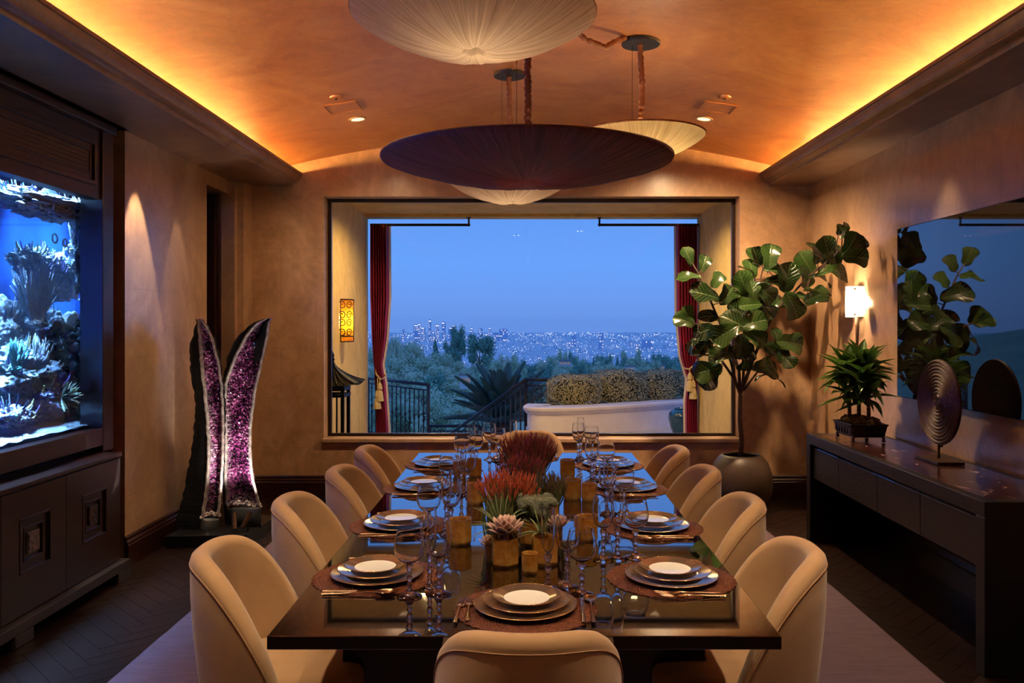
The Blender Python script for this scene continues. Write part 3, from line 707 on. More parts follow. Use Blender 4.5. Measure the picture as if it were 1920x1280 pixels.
def make_knife():
    t = thing('knife', 'x', 'knife')
    MB().grid([[(-w, y, -.0005+.0025), (-w*.5, y, .0045), (w*.5, y, .0045), (w, y, .002)] for y, w in ((-.105, .007), (-.09, .0065), (-.02, .0045), (-.005, .004))], 0, True, True).build('handle', CUTL, t, True, angle=50)
    MB().prism([(-.0045, -.006), (.005, -.006), (.0085, .03), (.0085, .085), (.003, .112), (-.0045, .115)], .0022, .0034).build('blade', mat('blade_steel', (214, 206, 200), rough=.12, metal=1), t)
    return t
def make_spoon():
    t = thing('spoon', 'x', 'spoon')
    MB().grid([[(-w, y, z-.001), (-w*.6, y, z+.0012), (w*.6, y, z+.0012), (w, y, z-.001)] for y, w, z in ((-.10, .0065, .003), (-.06, .0055, .003), (.0, .003, .005), (.045, .003, .007), (.056, .006, .006))], 0, True, True).build('handle', CUTL, t, True, angle=50)
    rows = [[(.020*math.sin(a)*math.cos(q), .083+.030*math.sin(a)*math.sin(q), .008-.0068*math.cos(a)) for q in [2*PI*i/20 for i in range(20)]] for a in (.05, .5, .9, 1.25, 1.5)]
    rows += [[(.0188*math.sin(a)*math.cos(q), .083+.0285*math.sin(a)*math.sin(q), .0085-.0060*math.cos(a)) for q in [2*PI*i/20 for i in range(20)]] for a in (1.5, 1.25, .9, .5, .05)]
    MB().grid(rows, 0, True, True).build('bowl', CUTL, t, True); return t
PROTO = {}
MAKE = {'wine_goblet': lambda: make_glass('wine_goblet'), 'tulip_goblet': lambda: make_glass('tulip_goblet'), 'champagne_flute': lambda: make_glass('champagne_flute'),
        'charger_plate': lambda: make_plate('charger_plate', .143, 0), 'dinner_plate': lambda: make_plate('dinner_plate', .119, 0), 'salad_plate': lambda: make_plate('salad_plate', .095, 1),
        'woven_placemat': make_mat, 'fork': make_fork, 'salad_fork': make_fork, 'knife': make_knife, 'spoon': make_spoon}
def put(kind, loc, rz, label, group):
    if kind not in PROTO:
        o = MAKE[kind](); PROTO[kind] = o; o.location = loc; o.rotation_euler = (0, 0, rz); o['label'] = label; o['group'] = group; return o
    return dup(PROTO[kind], loc, rz, label, group)
SEATS = [('at the near left place', -.465, 2.61, -PI/2), ('at the second left place from the front', -.487, 3.27, -PI/2), ('at the third left place from the front', -.485, 4.01, -PI/2), ('at the farthest left place', -.475, 4.66, -PI/2),
         ('at the near right place', .447, 2.59, PI/2), ('at the second right place from the front', .485, 3.24, PI/2), ('at the third right place from the front', .479, 3.99, PI/2), ('at the farthest right place', .457, 4.65, PI/2),
         ('at the near table end', 0, 2.315, 0), ('at the far table end', -.005, 4.915, PI)]
DESC = {'wine_goblet': 'clear round wine goblet with beaded stem', 'tulip_goblet': 'clear tall oval goblet with beaded stem', 'champagne_flute': 'clear narrow champagne flute', 'charger_plate': 'wide bottom charger plate', 'dinner_plate': 'middle gilt rimmed plate of the stack',
        'salad_plate': 'small top plate with white centre', 'woven_placemat': 'round copper woven placemat', 'fork': 'champagne dinner fork', 'salad_fork': 'outer champagne salad fork', 'knife': 'champagne dinner knife', 'spoon': 'champagne table spoon'}
for si, (d, x, y, rz) in enumerate(SEATS):
    c, s = math.cos(rz), math.sin(rz); rr = random.Random(40+si)
    def L2W(rt, fw, z): return (x+rt*c-fw*s, y+rt*s+fw*c, z)
    def lay(kind, rt, fw, z, ja=0, jp=.006, dr=0):
        put(kind, L2W(rt+rr.uniform(-jp, jp), fw+rr.uniform(-jp, jp), z), rz+dr+rr.uniform(-ja, ja), DESC[kind]+' '+d, kind.replace('_', ' ')+'s on the dining table')
    lay('woven_placemat', 0, 0, TT+.0004, .3, .002)
    lay('charger_plate', 0, 0, TT+.0046, .3, .003); lay('dinner_plate', 0, 0, TT+.0046+.0125, .3, .003); lay('salad_plate', 0, 0, TT+.0046+.025, .3, .003)
    side = 0 if si >= 8 else 1
    lay('fork', -.155, -.02, TT+.0046, .04, .003); lay('salad_fork', -.181, -.03, TT+.0046, .04, .003)
    lay('knife', .157, -.02, TT+.0046, .04, .003); lay('spoon', .182, -.025, TT+.0046, .06, .003)
    if si == 8: g3 = ((.164, .118), (.127, .178), (.065, .176))
    elif si == 9: g3 = ((.15, .13), (.20, .06), (.07, .16))
    elif si < 4: g3 = ((.19, .135), (.168, .215), (.13, .185))
    else: g3 = ((.225, .075), (.20, .15), (.235, .14))
    if si in (4,): g3 = ((.23, .073), (.20, .19), (.215, .145))
    lay('wine_goblet', *g3[0], TT+.0002, 3); lay('tulip_goblet', *g3[1], TT+.0002, 3); lay('champagne_flute', *g3[2], TT+.0002, 3)

# amber votives
def amber_vase(name, label, cat, x, y, r, h, sides, group, wax=True):
    t = thing(name, label, cat, (x, y, TT+.0003), R.uniform(-.2, .2), group)
    def ring(rr_, z): return [(rr_*math.cos(2*PI*(i+.5)/sides), rr_*math.sin(2*PI*(i+.5)/sides), z) for i in range(sides)]
    mb = MB(); w = .0035
    mb.grid([ring(r*.90, 0), ring(r*.985, .008), ring(r, h*.12), ring(r, h*.85), ring(r*.985, h*.95), ring(r*1.02, h), ring(r*1.02-w, h), ring(r*.985-w, h*.94), ring(r-w, h*.85), ring(r-w, h*.15), ring(r*.85, .010)], 0, True, True)
    mb.build('glass_wall', AMBER, t)
    if wax:
        MB().lathe([(.001, .012), (r*.72, .012), (r*.72, h*.30), (r*.66, h*.32), (.001, h*.315)], 24).build('candle', WAX, t, True, angle=40)
    return t
VOT = 'amber glass votives on the table'
def ty_(py, px, r): Y = .785*F/(py-VY); return ((px-VX)*Y/F, Y)
for i, (px, py, r, lab) in enumerate(((863, 1018, .042, 'amber octagonal votive by the front left goblets'), (891, 943, .039, 'amber octagonal votive in the middle of the left row'), (889, 892, .041, 'amber octagonal votive at the far end of the left row'), (862, 893, .034, 'smaller amber votive left of the far left votive'),
        (1100, 1012, .041, 'amber octagonal votive by the front right goblets'), (1073, 934, .043, 'amber octagonal votive in the middle of the right row'), (1104, 937, .034, 'smaller amber votive right of the middle right votive'), (1064, 893, .041, 'amber octagonal votive at the far end of the right row'))):
    x, y = ty_(py, px, r); amber_vase('votive_holder', lab, 'candle holder', x, y, r, .088 if r > .036 else .075, 8, VOT)
# centrepiece vases and plants
CP = 'amber hexagonal vases of the centrepiece'
hv = []
for i, (x, y, r, h, lab) in enumerate(((-.069, 2.735, .047, .092, 'amber hexagonal vase holding the pale rosette succulent'), (.061, 2.75, .045, .090, 'amber hexagonal vase right of the tiny front votive'), (-.07, 3.06, .055, .10, 'amber hexagonal vase holding the bright coral twigs'), (.045, 2.99, .055, .09, 'amber hexagonal vase holding the grey crested cactus'), (-.02, 3.44, .06, .10, 'amber hexagonal vase behind the coral twigs'), (.01, 3.80, .065, .11, 'amber hexagonal vase holding the dark red twigs'), (.085, 3.27, .05, .09, 'amber hexagonal vase behind the crested cactus'))):
    hv.append(amber_vase('hexagonal_vase', lab, 'vase', x, y, r, h, 6, CP, False))
t = amber_vase('tealight_holder', 'tiny round mottled amber votive at the front of the centrepiece', 'candle holder', .012, 2.655, .026, .062, 16, None, True)

SUCC = mat('pale_pink_succulent', (176, 142, 128), (196, 160, 146), 10, rough=.5, sub=.1)
def rosette(name, label, x, y, z, r, m, n=30, seed=1, lw=.3):
    rr = random.Random(seed); t = thing(name, label, 'plant', (x, y, z))
    MB().lathe([(.008, -.05), (.010, 0), (.004, .02), (.0005, .022)], 10).build('stem', m, t, True)
    for k in range(n):
        a = k*2.39996; q = k/n; el = math.radians(82-72*q); L_ = r*(.55+.45*q); w = L_*lw
        d = Vector((math.cos(a)*math.cos(el), math.sin(a)*math.cos(el), math.sin(el))); sd = Vector((-math.sin(a), math.cos(a), 0)); up = d.cross(sd)*-1
        b = Vector((0, 0, .012*(1-q)))
        rows = []
        for s_, ww, th in ((0, .35, .5), (.3, .75, .9), (.6, 1, .8), (.85, .7, .5), (1, .04, .05)):
            cpt = b+d*L_*s_+Vector((0, 0, 1))*L_*.16*s_*s_
            rows.append([cpt-sd*w*ww, cpt+up*w*.25*th, cpt+sd*w*ww, cpt-up*w*.30*th])
        MB().grid(rows, 0, True, True).build('leaf', m, t, True)
    return t
rosette('rosette_succulent', 'pale pink rosette succulent in the front left amber vase', -.065, 2.735, TT+.10, .075, SUCC, 34, 1)
rosette('rosette_succulent', 'small pinkish rosette succulent right of the crested cactus', .115, 2.93, TT+.075, .05, SUCC, 26, 2)
rosette('rosette_succulent', 'small pinkish rosette tucked left below the pale succulent', -.125, 2.76, TT+.055, .04, SUCC, 22, 3)
AIR = leaf_mat('air_plant_leaf', (86, 104, 62), (120, 134, 86), (130, 140, 100), .5, 1, .15, .2)
def airplant(label, x, y, z, n, L0, seed, lean=(0, 0)):
    rr = random.Random(seed); t = thing('air_plant', label, 'plant', (x, y, z))
    for k in range(n):
        a = rr.uniform(0, 2*PI); el = rr.uniform(.25, 1.3); L_ = L0*rr.uniform(.7, 1.1)
        d = Vector((math.cos(a)*math.cos(el)+lean[0], math.sin(a)*math.cos(el)+lean[1], math.sin(el))).normalized(); sd = d.cross(Vector((0, 0, 1))).normalized()
        rows = []
        for s_ in (0, .2, .4, .6, .8, 1):
            c = d*L_*s_-Vector((0, 0, 1))*L_*.42*s_**2.2*math.cos(el); w = .0055*(1-s_)**.7+.0003
            rows.append([c-sd*w, c-Vector((0, 0, w*.5)), c+sd*w])
        MB().grid(rows).build('leaf', AIR, t, True)
airplant('green spiky air plant spilling left of the front vases', -.085, 2.86, TT+.085, 46, .165, 5, (-.25, -.1))
airplant('small green air plant behind the right front amber vase', .05, 2.80, TT+.085, 18, .10, 6)
TWG = mat('olive_twig', (70, 78, 40), (96, 98, 52), 10, rough=.6); TWR = mat('coral_red_twig_tip', (140, 48, 30), (190, 92, 56), 30, rough=.55); TWD = mat('dark_red_twig_tip', (92, 32, 27), (126, 46, 36), 30, rough=.55)
TWB = mat('brown_twig', (66, 52, 34), (88, 70, 44), 10, rough=.6)
def twigs(label, x, y, z, n, h, spread, m1, m2, seed, sy=1.0):
    rr = random.Random(seed); t = thing('pencil_cactus', label, 'plant', (x, y, z)); lo, hi = MB(), MB()
    for k in range(n):
        a = rr.uniform(0, 2*PI); q = math.sqrt(rr.random()); dx, dy = math.cos(a)*q*spread, math.sin(a)*q*spread*sy; hh = h*rr.uniform(.7, 1.05)*(1-.25*q*q)
        b = Vector((dx*.35, dy*.35, -.04)); e_ = Vector((dx, dy, hh)); mid = b.lerp(e_, .45)+Vector((rr.uniform(-.008, .008), rr.uniform(-.008, .008), 0))
        up = b.lerp(e_, rr.uniform(.72, .9))+Vector((rr.uniform(-.006, .006), rr.uniform(-.006, .006), 0))
        lo.tube([b, mid, up], [.0028, .0026, .0022], 5); hi.tube([up, e_], [.0024, .0013], 5)
        for f in range(rr.randint(0, 2)):
            st = b.lerp(e_, rr.uniform(.45, .8)); hi.tube([st, st+Vector((rr.uniform(-.022, .022), rr.uniform(-.022, .022), rr.uniform(.035, .07)))], [.002, .001], 5)
    tag(lo.build('stems', m1, t), kind='stuff'); tag(hi.build('twig_tips', m2, t), kind='stuff'); return t
twigs('bright coral tipped pencil cactus at the front of the centrepiece', -.065, 3.06, TT+.10, 190, .155, .125, TWG, TWR, 11, .8)
twigs('dark red tipped pencil cactus at the back of the centrepiece', .01, 3.80, TT+.11, 230, .185, .145, TWB, TWD, 12, .8)
twigs('dark red twigs in the middle of the centrepiece', -.02, 3.45, TT+.10, 120, .165, .11, TWB, TWD, 13)
twigs('olive pencil cactus behind the crested cactus', .09, 3.27, TT+.09, 110, .115, .075, TWG, TWB, 14)
twigs('yellow green stems rising from the left of the centrepiece', -.10, 2.95, TT+.005, 90, .17, .06, TWG, TWG, 15)
CRS = mat('grey_green_cactus', (84, 90, 70), (128, 130, 104), 60, (1, 1, 6), rough=.75, bump=.8, bscale=120)
t = thing('crested_cactus', 'grey green crested cactus with wavy folds in the centrepiece', 'cactus', (.045, 2.985, TT+.09)); rr = random.Random(21)
for k in range(14):
    a = k*.7; bx = math.cos(a)*.035+rr.uniform(-.012, .012); by = math.sin(a)*.035
    pts = [(bx*.5, by*.5, -.06)]
    for i in range(1, 8):
        q = i/7; pts.append((bx*(.5+q*1.1)+.016*math.sin(q*6+k), by*(.5+q)+.012*math.cos(q*5+k), -.06+(.12+rr.uniform(-.01, .02))*math.sin(q*PI*.62)))
    mb = MB(); fine = []
    for i in range(len(pts)-1):
        for s_ in range(6): fine.append(Vector(pts[i]).lerp(Vector(pts[i+1]), s_/6))
    fine.append(Vector(pts[-1]))
    mb.tube(fine, [(.0140+.0030*(i % 2))*(1 if i < len(fine)-4 else .45+.14*(len(fine)-i)) for i in range(len(fine))], 14); mb.build('fold', CRS, t, True)

# ================================================================== PENDANT LAMPS
CREAM = thread_mat('cream_silk_threads', (176, 150, 122), (232, 212, 186), .45)
CREAMY = thread_mat('ivory_silk_threads', (188, 160, 112), (236, 214, 168), .5)
PURP = thread_mat('aubergine_silk_threads', (64, 26, 34), (124, 66, 74), .06)
CORDM = mat('gathered_silk_cord', (150, 96, 66), (186, 128, 92), 20, rough=.6, bump=.5, bscale=60); CORDD = mat('brown_silk_cord', (84, 46, 34), (112, 64, 48), 20, rough=.6, bump=.5, bscale=60)
PLATE = mat('dark_blue_grey_plate', (34, 34, 44), rough=.45, metal=.3)
def ruffle(mb, pts, r, seed):
    rr = random.Random(seed); P_ = [Vector(p) for p in pts]; fine = []; rad = []
    for i in range(len(P_)-1):
        n = max(3, int((P_[i+1]-P_[i]).length/.010))
        for k in range(n): fine.append(P_[i].lerp(P_[i+1], k/n)+Vector((rr.uniform(-1, 1), rr.uniform(-1, 1), rr.uniform(-1, 1)))*r*.22)
    fine.append(P_[-1])
    for k in range(len(fine)): rad.append(r*(.72+.38*abs(math.sin(k*.9+rr.uniform(-.5, .5)))))
    mb.tube(fine, rad, 8)
def pendant(label, x, y, zr, Rr, depth, sm, cm, canopy_r, seed, watts, lit, dimple=.10):
    t = thing('pendant_lamp', label, 'pendant lamp', (x, y, zr)); n = 360; rr = random.Random(seed)
    ph = [rr.uniform(0, 6.28) for _ in range(6)]
    mod = lambda i, r: 1
    rows = []
    prof = [(1.0, .0), (1.006, -.006), (1.0, -.014)]
    for k in range(1, 15):
        q = k/15; rr_ = 1-q*.87; prof.append((rr_, -.014/1-depth*(1-rr_**2.1)))
    prof += [(.115, -depth*1.03), (.10, -depth*1.03), (.085, -depth*1.0), (.06, -depth*.9), (.03, -depth*.8)]
    for j, (pr, z) in enumerate(prof):
        row = []
        for i in range(n):
            a = 2*PI*i/n; wob = math.sin(a*23+ph[0])*.5+math.sin(a*41+ph[1])*.35+math.sin(a*67+ph[2])*.3
            am = .0025*(1 if 2 < j < len(prof)-5 else .2); sag = .010*math.sin(a*5+ph[3])*(1-pr) if j > 3 else 0
            row.append((Rr*pr*math.cos(a), Rr*pr*math.sin(a), z+wob*am+sag*.5+(.0016*(i % 2))))
        rows.append(row)
    MB().grid(rows, 0, True).build('shade', sm, t, True)
    for k in range(3):
        a = k*PI/3; MB().tube([(Rr*math.cos(a), Rr*math.sin(a), -.003), (0, 0, .045), (-Rr*math.cos(a), -Rr*math.sin(a), -.003)], .003, 5).build('spoke', BLACKM, t)
    MB().tube([(Rr*1.0*math.cos(2*PI*i/96), Rr*1.0*math.sin(2*PI*i/96), -.003) for i in range(97)], .006, 6).build('rim_wire', cm, t, True)
    zc = ceil_z(x)-zr
    mb = MB(); ruffle(mb, [(0, 0, .04), (.006, 0, .3), (-.004, .004, zc-.02)], .017, seed); mb.build('cord', cm, t, True)
    MB().tube([(-.05, 0, .04), (-.05, 0, zc-.02)], .0012, 5).build('suspension_wire', BLACKM, t)
    MB().lathe([(.001, zc-.022), (canopy_r*.97, zc-.022), (canopy_r, zc-.018), (canopy_r, zc+.006), (.001, zc+.008)], 40).build('canopy', PLATE, t, True, angle=40)
    if watts:
        l = light('POINT', 'pendant_bulb', (0, 0, .0), watts, lit, shadow_soft_size=.06); l.parent = t
        MB().ico((0, 0, .0), .03, 2).build('bulb', mat('bulb_%d' % seed, (255, 220, 170), emit=(255, 200, 130), estr=6), t, True)
    return t
pendant('large cream pleated silk pendant shade nearest the camera', -.212, 3.42, 2.80, .495, .155, CREAM, CORDM, .10, 1, 5, WARM2)
pendant('wide dark aubergine pleated silk pendant over the table', .006, 4.02, 2.325, .690, .108, PURP, CORDD, .10, 2, 14, WARM)
pendant('ivory pleated silk pendant glowing behind the aubergine shade at right', .665, 4.86, 2.63, .366, .13, CREAMY, CORDM, .112, 3, 13, (1, .78, .42))
pendant('small cream pleated silk pendant half hidden below the aubergine shade', -.108, 5.55, 2.50, .43, .155, CREAM, CORDM, .105, 4, 5, WARM2)
for nm, pts, m, lab in (('linking_cord', [P(1082, 58, 4.6), P(1095, 72, 4.62), P(1118, 82, 4.66), P(1135, 88, 4.7), P(1160, 76, 4.76), P(1182, 66, 4.82)], CORDM, 'ruffled tan silk cord swagged along the ceiling to the right canopy'),
        ('linking_cord', [P(952, 136, 5.5), P(960, 128, 5.46), P(970, 112, 5.3), P(984, 90, 5.1)], CORDM, 'short ruffled tan cord looping over the rear canopy')):
    mb = MB(); ruffle(mb, [p-pts[0] for p in pts], .016, 5); tag(mb.build(nm, m, None, True, loc=pts[0]), lab, 'cord')

# ================================================================== CONSOLE AND WHAT STANDS ON IT
cs = thing('console_table', 'long dark wenge console with drawers and brown marble top along right wall', 'console', (2.245, 4.81, 0))
y0, y1, x0, x1, zt = -1.16, 1.16, -.251, .252, .76
MB().box((x0, y1-.075, 0), (x1, y1, zt-.068)).build('end_panel', EBONY, cs, bevel=.003)
MB().box((x0, y0, 0), (x1, y0+.075, zt-.068)).build('end_panel', EBONY, cs, bevel=.003)
MB().box((x0, y0, zt-.068), (x0+.055, y1, zt)).box((x1-.03, y0, zt-.068), (x1, y1, zt)).box((x0+.055, y0, zt-.068), (x1-.03, y0+.07, zt)).box((x0+.055, y1-.07, zt-.068), (x1-.03, y1, zt)).build('top_frame', EBONY, cs, bevel=.003)
def marble():
    m, t, b, out = nodes('brown_marble'); L = t.links.new
    tc = N(t, 'ShaderNodeTexCoord'); mp = N(t, 'ShaderNodeMapping'); mp.inputs['Scale'].default_value = (2.2, 1, 1); mp.inputs['Rotation'].default_value = (0, 0, .5); L(tc.outputs['Object'], mp.inputs[0])
    n1 = N(t, 'ShaderNodeTexNoise', i_Scale=4.0, i_Detail=8.0, i_Roughness=.62, i_Distortion=1.8); L(mp.outputs[0], n1.inputs['Vector'])
    rp = N(t, 'ShaderNodeValToRGB'); L(n1.outputs[0], rp.inputs[0]); e = rp.color_ramp.elements
    e[0].position = .30; e[0].color = lin(30, 15, 14); e[1].position = .67; e[1].color = lin(206, 176, 164)
    for p, c in ((.44, (48, 25, 22)), (.53, (72, 42, 36)), (.57, (44, 24, 22)), (.605, (90, 60, 54))): k = e.new(p); k.color = lin(*c)
    L(rp.outputs[0], b.inputs['Base Color']); b.inputs['Roughness'].default_value = .16; return m
MB().box((x0+.055, y0+.07, zt-.05), (x1-.03, y1-.07, zt-.0015)).build('marble_top', marble(), cs)
MB().box((x0+.16, y0+.075, .43), (x1, y1-.075, zt-.075)).build('drawer_case', EBONY, cs)
ys = [1.075, .605, .015, -.515, -1.075]
for k in range(4):
    d = MB().box((x0+.022, ys[k+1]+.003, .455), (x0+.16, ys[k]-.003, .668)); o = d.build('drawer', EBONY_D, cs, bevel=.002)
    MB().prism([(x0+.020, .665), (x0+.046, .684), (x0+.15, .684), (x0+.15, .665)], ys[k+1]+.003, ys[k]-.003, 'y')
    lip = MB(); lip.prism([(p, q) for p, q in ((x0+.023, .668), (x0+.038, .690), (x0+.15, .690), (x0+.15, .668))], ys[k+1]+.003, ys[k]-.003, 'y'); lip.build('bevelled_lip', mat('sky_blue_mirror_%d' % k, (120, 134, 160), rough=.05, metal=1), o)  # lip coloured as bluish mirror metal to strengthen the blue sky reflection
# carved disc on stand
t = thing('carved_disc', 'round carved wooden disc on a thin stand on the console', 'ornament', (2.33, 4.74, .7605))
MB().box((-.075, -.14, 0), (.075, .14, .016)).build('stand_base', BRONZE, t, bevel=.002)
MB().tube([(0, 0, .014), (0, 0, .10)], .007, 8).tube([(.018, 0, .08), (.018, 0, .3)], .005, 6).tube([(0, 0, .08), (.018, 0, .085)], .005, 6).build('stand_rod', BRONZE, t)
DISCM = mat('carved_dark_wood', (62, 44, 38), (84, 60, 50), 12, rough=.5, bump=.4, bscale=60)
prof = [(.0005, .010), (.012, .014)]
rr_ = .018
ringz = []
for k in range(44):
    r = .03+.208*k/43; ringz.append((r, .010+.0035*math.sin(k*PI/2)*(1 if k % 2 else .2)+.002*(1 if k % 8 < 2 else 0)))
body = MB(); prof = [(.0005, -.008), (.238, -.008), (.242, 0), (.240, .008)]+list(reversed(ringz))+[(.022, .012), (.0005, .012)]
dv = [(-z, r*math.sin(a), .335+r*math.cos(a)) for r, z in prof for a in [2*PI*i/64 for i in range(64)]]
body.grid([dv[i*64:(i+1)*64] for i in range(len(prof))], 0, True, True); body.build('disc', DISCM, t, True, angle=50)
stv = MB()
for k in range(8):
    a = k*PI/4; p = lambda r, b: (-.016, r*math.sin(b), .335+r*math.cos(b)); q = lambda r, b: (-.0105, r*math.sin(b), .335+r*math.cos(b))
    stv.grid([[p(.006, a), p(.020, a-.18), p(.042, a), p(.020, a+.18)], [q(.006, a), q(.022, a-.22), q(.044, a), q(.022, a+.22)]], 0, True, True)
stv.build('star_boss', DISCM, t)
# dracaena in a footed tray
t = thing('potted_dracaena', 'leafy green cane plant in a dark footed tray on the console', 'plant', (2.235, 5.62, .7605))
tr = MB(); o_ = lambda a, b, z: [(-a, -b, z), (a, -b, z), (a, b, z), (-a, b, z)]
tr.grid([o_(.09, .125, .030), o_(.105, .14, .034), o_(.118, .155, .105), o_(.124, .162, .112), o_(.124, .162, .120), o_(.112, .15, .120), o_(.10, .138, .05)], 0, True, True)
tr.build('tray', mat('dark_bronze_tray', (30, 28, 32), (48, 42, 42), 30, rough=.35, metal=.5, bump=.5, bscale=40), t, bevel=.002)
for k in range(6): MB().prism([(-.130+.05*k, .05), (-.10+.05*k-.008, .05), (-.10+.05*k-.008, .09), (-.130+.05*k, .09)], -.117, -.104, 'x').build('relief_panel', BRONZE, t, bevel=.003)
for sx in (-.1, .1):
    for sy in (-.135, .135): MB().lathe([(.001, 0), (.012, .002), (.014, .010), (.009, .020), (.012, .030), (.010, .036), (.001, .036)], 12, (sx, sy, 0)).build('foot', BRONZE, t, True)
mo = MB()
for k in range(9): mo.ico((R.uniform(-.07, .07), R.uniform(-.11, .11), .128), R.uniform(.04, .06), 3, (1, 1, .62), .35, 4, k)
mo.ico((0, 0, .115), .1, 3, (1.12, 1.5, .45), .3, 4, 30)
mo.build('moss', mat('brown_green_moss', (64, 50, 22), (104, 84, 36), 30, rough=.95, bump=1, bscale=120), t)
DLEAF = leaf_mat('dracaena_leaf', (40, 74, 28), (92, 132, 50), (130, 160, 80), .28, 2, .25, .25)
def strap(L_, w, curl, seed):
    mb = MB(); rows = []; uvs = []
    for i in range(10):
        q = i/9; ww = w*(.45+.75*math.sin(PI*min(1, q*.9+.1))**.8)*(1-q**6) if q < 1 else .001
        y = L_*q*(1-.10*curl*q); z = -L_*curl*q*q*.55
        rows.append([(-ww, y, z+ww*.45), (-ww*.5, y, z+ww*.12), (0, y, z-ww*.10), (ww*.5, y, z+ww*.12), (ww, y, z+ww*.45)]); uvs.append([(u, q) for u in (-1, -.5, 0, .5, 1)])
    mb.grid(rows, uvs=uvs); return mb
straps = [strap(.19, .026, .35, 0), strap(.21, .028, .7, 1), strap(.17, .025, 1.0, 2), strap(.22, .027, .15, 3)]
sp_ = [None]*4; rr = random.Random(17)
canes = [((-.045, .06), (-.06, .07, .40), (-.07, .06, .46)), ((.0, .02), (-.005, .03, .42), (.02, .03, .52)), ((.03, -.07), (.02, -.06, .38), (.03, -.05, .45))]
CANE = mat('ringed_cane', (92, 66, 46), (140, 108, 76), 14, (1, 1, 8), rough=.7, bump=.8, bscale=30)
for (bx, by), p1, p2 in canes:
    MB().tube([(bx, by, .10), ((bx+p1[0])/2+.006, (by+p1[1])/2, .25), p1, p2], [.014, .013, .012, .008], 10).build('cane', CANE, t, True)
    heads = [(p2, 26), ((p1[0], p1[1], p1[2]-.09), 10), ((p1[0]+rr.uniform(-.07, .07), p1[1]+rr.uniform(-.07, .07), p1[2]+.02), 12)]
    for hc, n in heads:
        for k in range(n):
            a = k*2.39996+rr.uniform(-.2, .2); el = 1.25-1.75*k/n+rr.uniform(-.15, .15)
            d = Vector((math.cos(a)*math.cos(el), math.sin(a)*math.cos(el), math.sin(el))); up = (Vector((0, 0, 1))-d*d.z).normalized(); sd = d.cross(up)
            M_ = Matrix((( sd.x, d.x, up.x, hc[0]), (sd.y, d.y, up.y, hc[1]+0), (sd.z, d.z, up.z, hc[2]-.03*k/n), (0, 0, 0, 1)))
            if hc[0]+d.x*.2 > .25: continue
            j = rr.randrange(4)
            if sp_[j] is None: sp_[j] = straps[j].build('leaf', DLEAF, t, True); sp_[j].matrix_local = M_
            else: inst(sp_[j], t, M_)
# glossy dark picture
t = thing('framed_picture', 'large dark glossy picture reflecting the window on the right wall', 'picture', (2.515, 4.35, 1.61))
MB().box((-.022, -1.285, -.56), (0, 1.285, .56)).build('backing', BLACKM, t)
m_, nt_, b_, o__ = nodes('dark_speckled_print'); L = nt_.links.new
tc = N(nt_, 'ShaderNodeTexCoord'); n1 = N(nt_, 'ShaderNodeTexNoise', i_Scale=2.2, i_Detail=12.0, i_Roughness=.75); L(tc.outputs['Object'], n1.inputs['Vector'])
rp = N(nt_, 'ShaderNodeValToRGB'); L(n1.outputs[0], rp.inputs[0]); rp.color_ramp.elements[0].position = .40; rp.color_ramp.elements[0].color = lin(4, 4, 7); rp.color_ramp.elements[1].position = .75; rp.color_ramp.elements[1].color = lin(40, 34, 32)
L(rp.outputs[0], b_.inputs['Base Color']); b_.inputs['Roughness'].default_value = .02; b_.inputs['IOR'].default_value = 1.6; b_.inputs['Coat Weight'].default_value = 1; b_.inputs['Coat IOR'].default_value = 1.5; b_.inputs['Coat Roughness'].default_value = 0
MB().box((-.0255, -1.28, -.555), (-.0225, 1.28, .555)).build('glossy_print', m_, t)
# wall sconce on the right wall
t = thing('wall_sconce', 'lit curved wavy glass wall sconce with slim rods on right wall', 'wall lamp', (XR, 6.31, 1.50))
sc_ = MB(); rows = []; rows2 = []
for i in range(29):
    a = PI*(i/28); x = -.015-.095*math.sin(a); y = .105*math.cos(a)
    rows.append([(x*1.0, y*1.0, .115*(k/6*2-1)+.20) for k in range(7)])
    
sc_.grid(rows)
m_, nt_, b_, o__ = nodes('wavy_opal_glass'); L = nt_.links.new
tc = N(nt_, 'ShaderNodeTexCoord'); wv = N(nt_, 'ShaderNodeTexWave', wave_type='BANDS', bands_direction='Z', i_Scale=22.0, i_Distortion=5.0, i_Detail=1.0); wv.inputs['Detail Scale'].default_value = .7; L(tc.outputs['Object'], wv.inputs['Vector'])
rp = N(nt_, 'ShaderNodeValToRGB'); L(wv.outputs[0], rp.inputs[0]); rp.color_ramp.elements[0].color = lin(216, 192, 160); rp.color_ramp.elements[1].color = lin(255, 246, 230)
tl = N(nt_, 'ShaderNodeBsdfTranslucent'); L(rp.outputs[0], tl.inputs[0]); mx = N(nt_, 'ShaderNodeMixShader'); mx.inputs[0].default_value = .88
L(rp.outputs[0], b_.inputs['Base Color']); b_.inputs['Roughness'].default_value = .15; bp = N(nt_, 'ShaderNodeBump', i_Strength=.5, i_Distance=.01); L(wv.outputs[0], bp.inputs['Height']); L(bp.outputs[0], b_.inputs['Normal'])
L(b_.outputs[0], mx.inputs[1]); L(tl.outputs[0], mx.inputs[2]); L(mx.outputs[0], o__.inputs[0])
sc_.build('glass_shade', m_, t, True)
MB().box((-.012, -.05, .08), (0, .05, .32)).build('back_plate', BRONZE, t, bevel=.003)
for s_ in (-1, 1):
    for z in (.105, .295): MB().tube([(-.01, s_*.085, z), (-.075, s_*.085, z)], .004, 6).ico((-.082, s_*.088, z), .008, 2).build('clip', BRONZE, t, True)
for k in (-1, 0, 1): MB().tube([(-.03, k*.028, .10), (-.03, k*.018, -.05), (-.03, k*.008, -.26), (-.012, k*.004, -.32)], [.0055, .005, .004, .003], 8).build('rod', BRONZE, t, True)
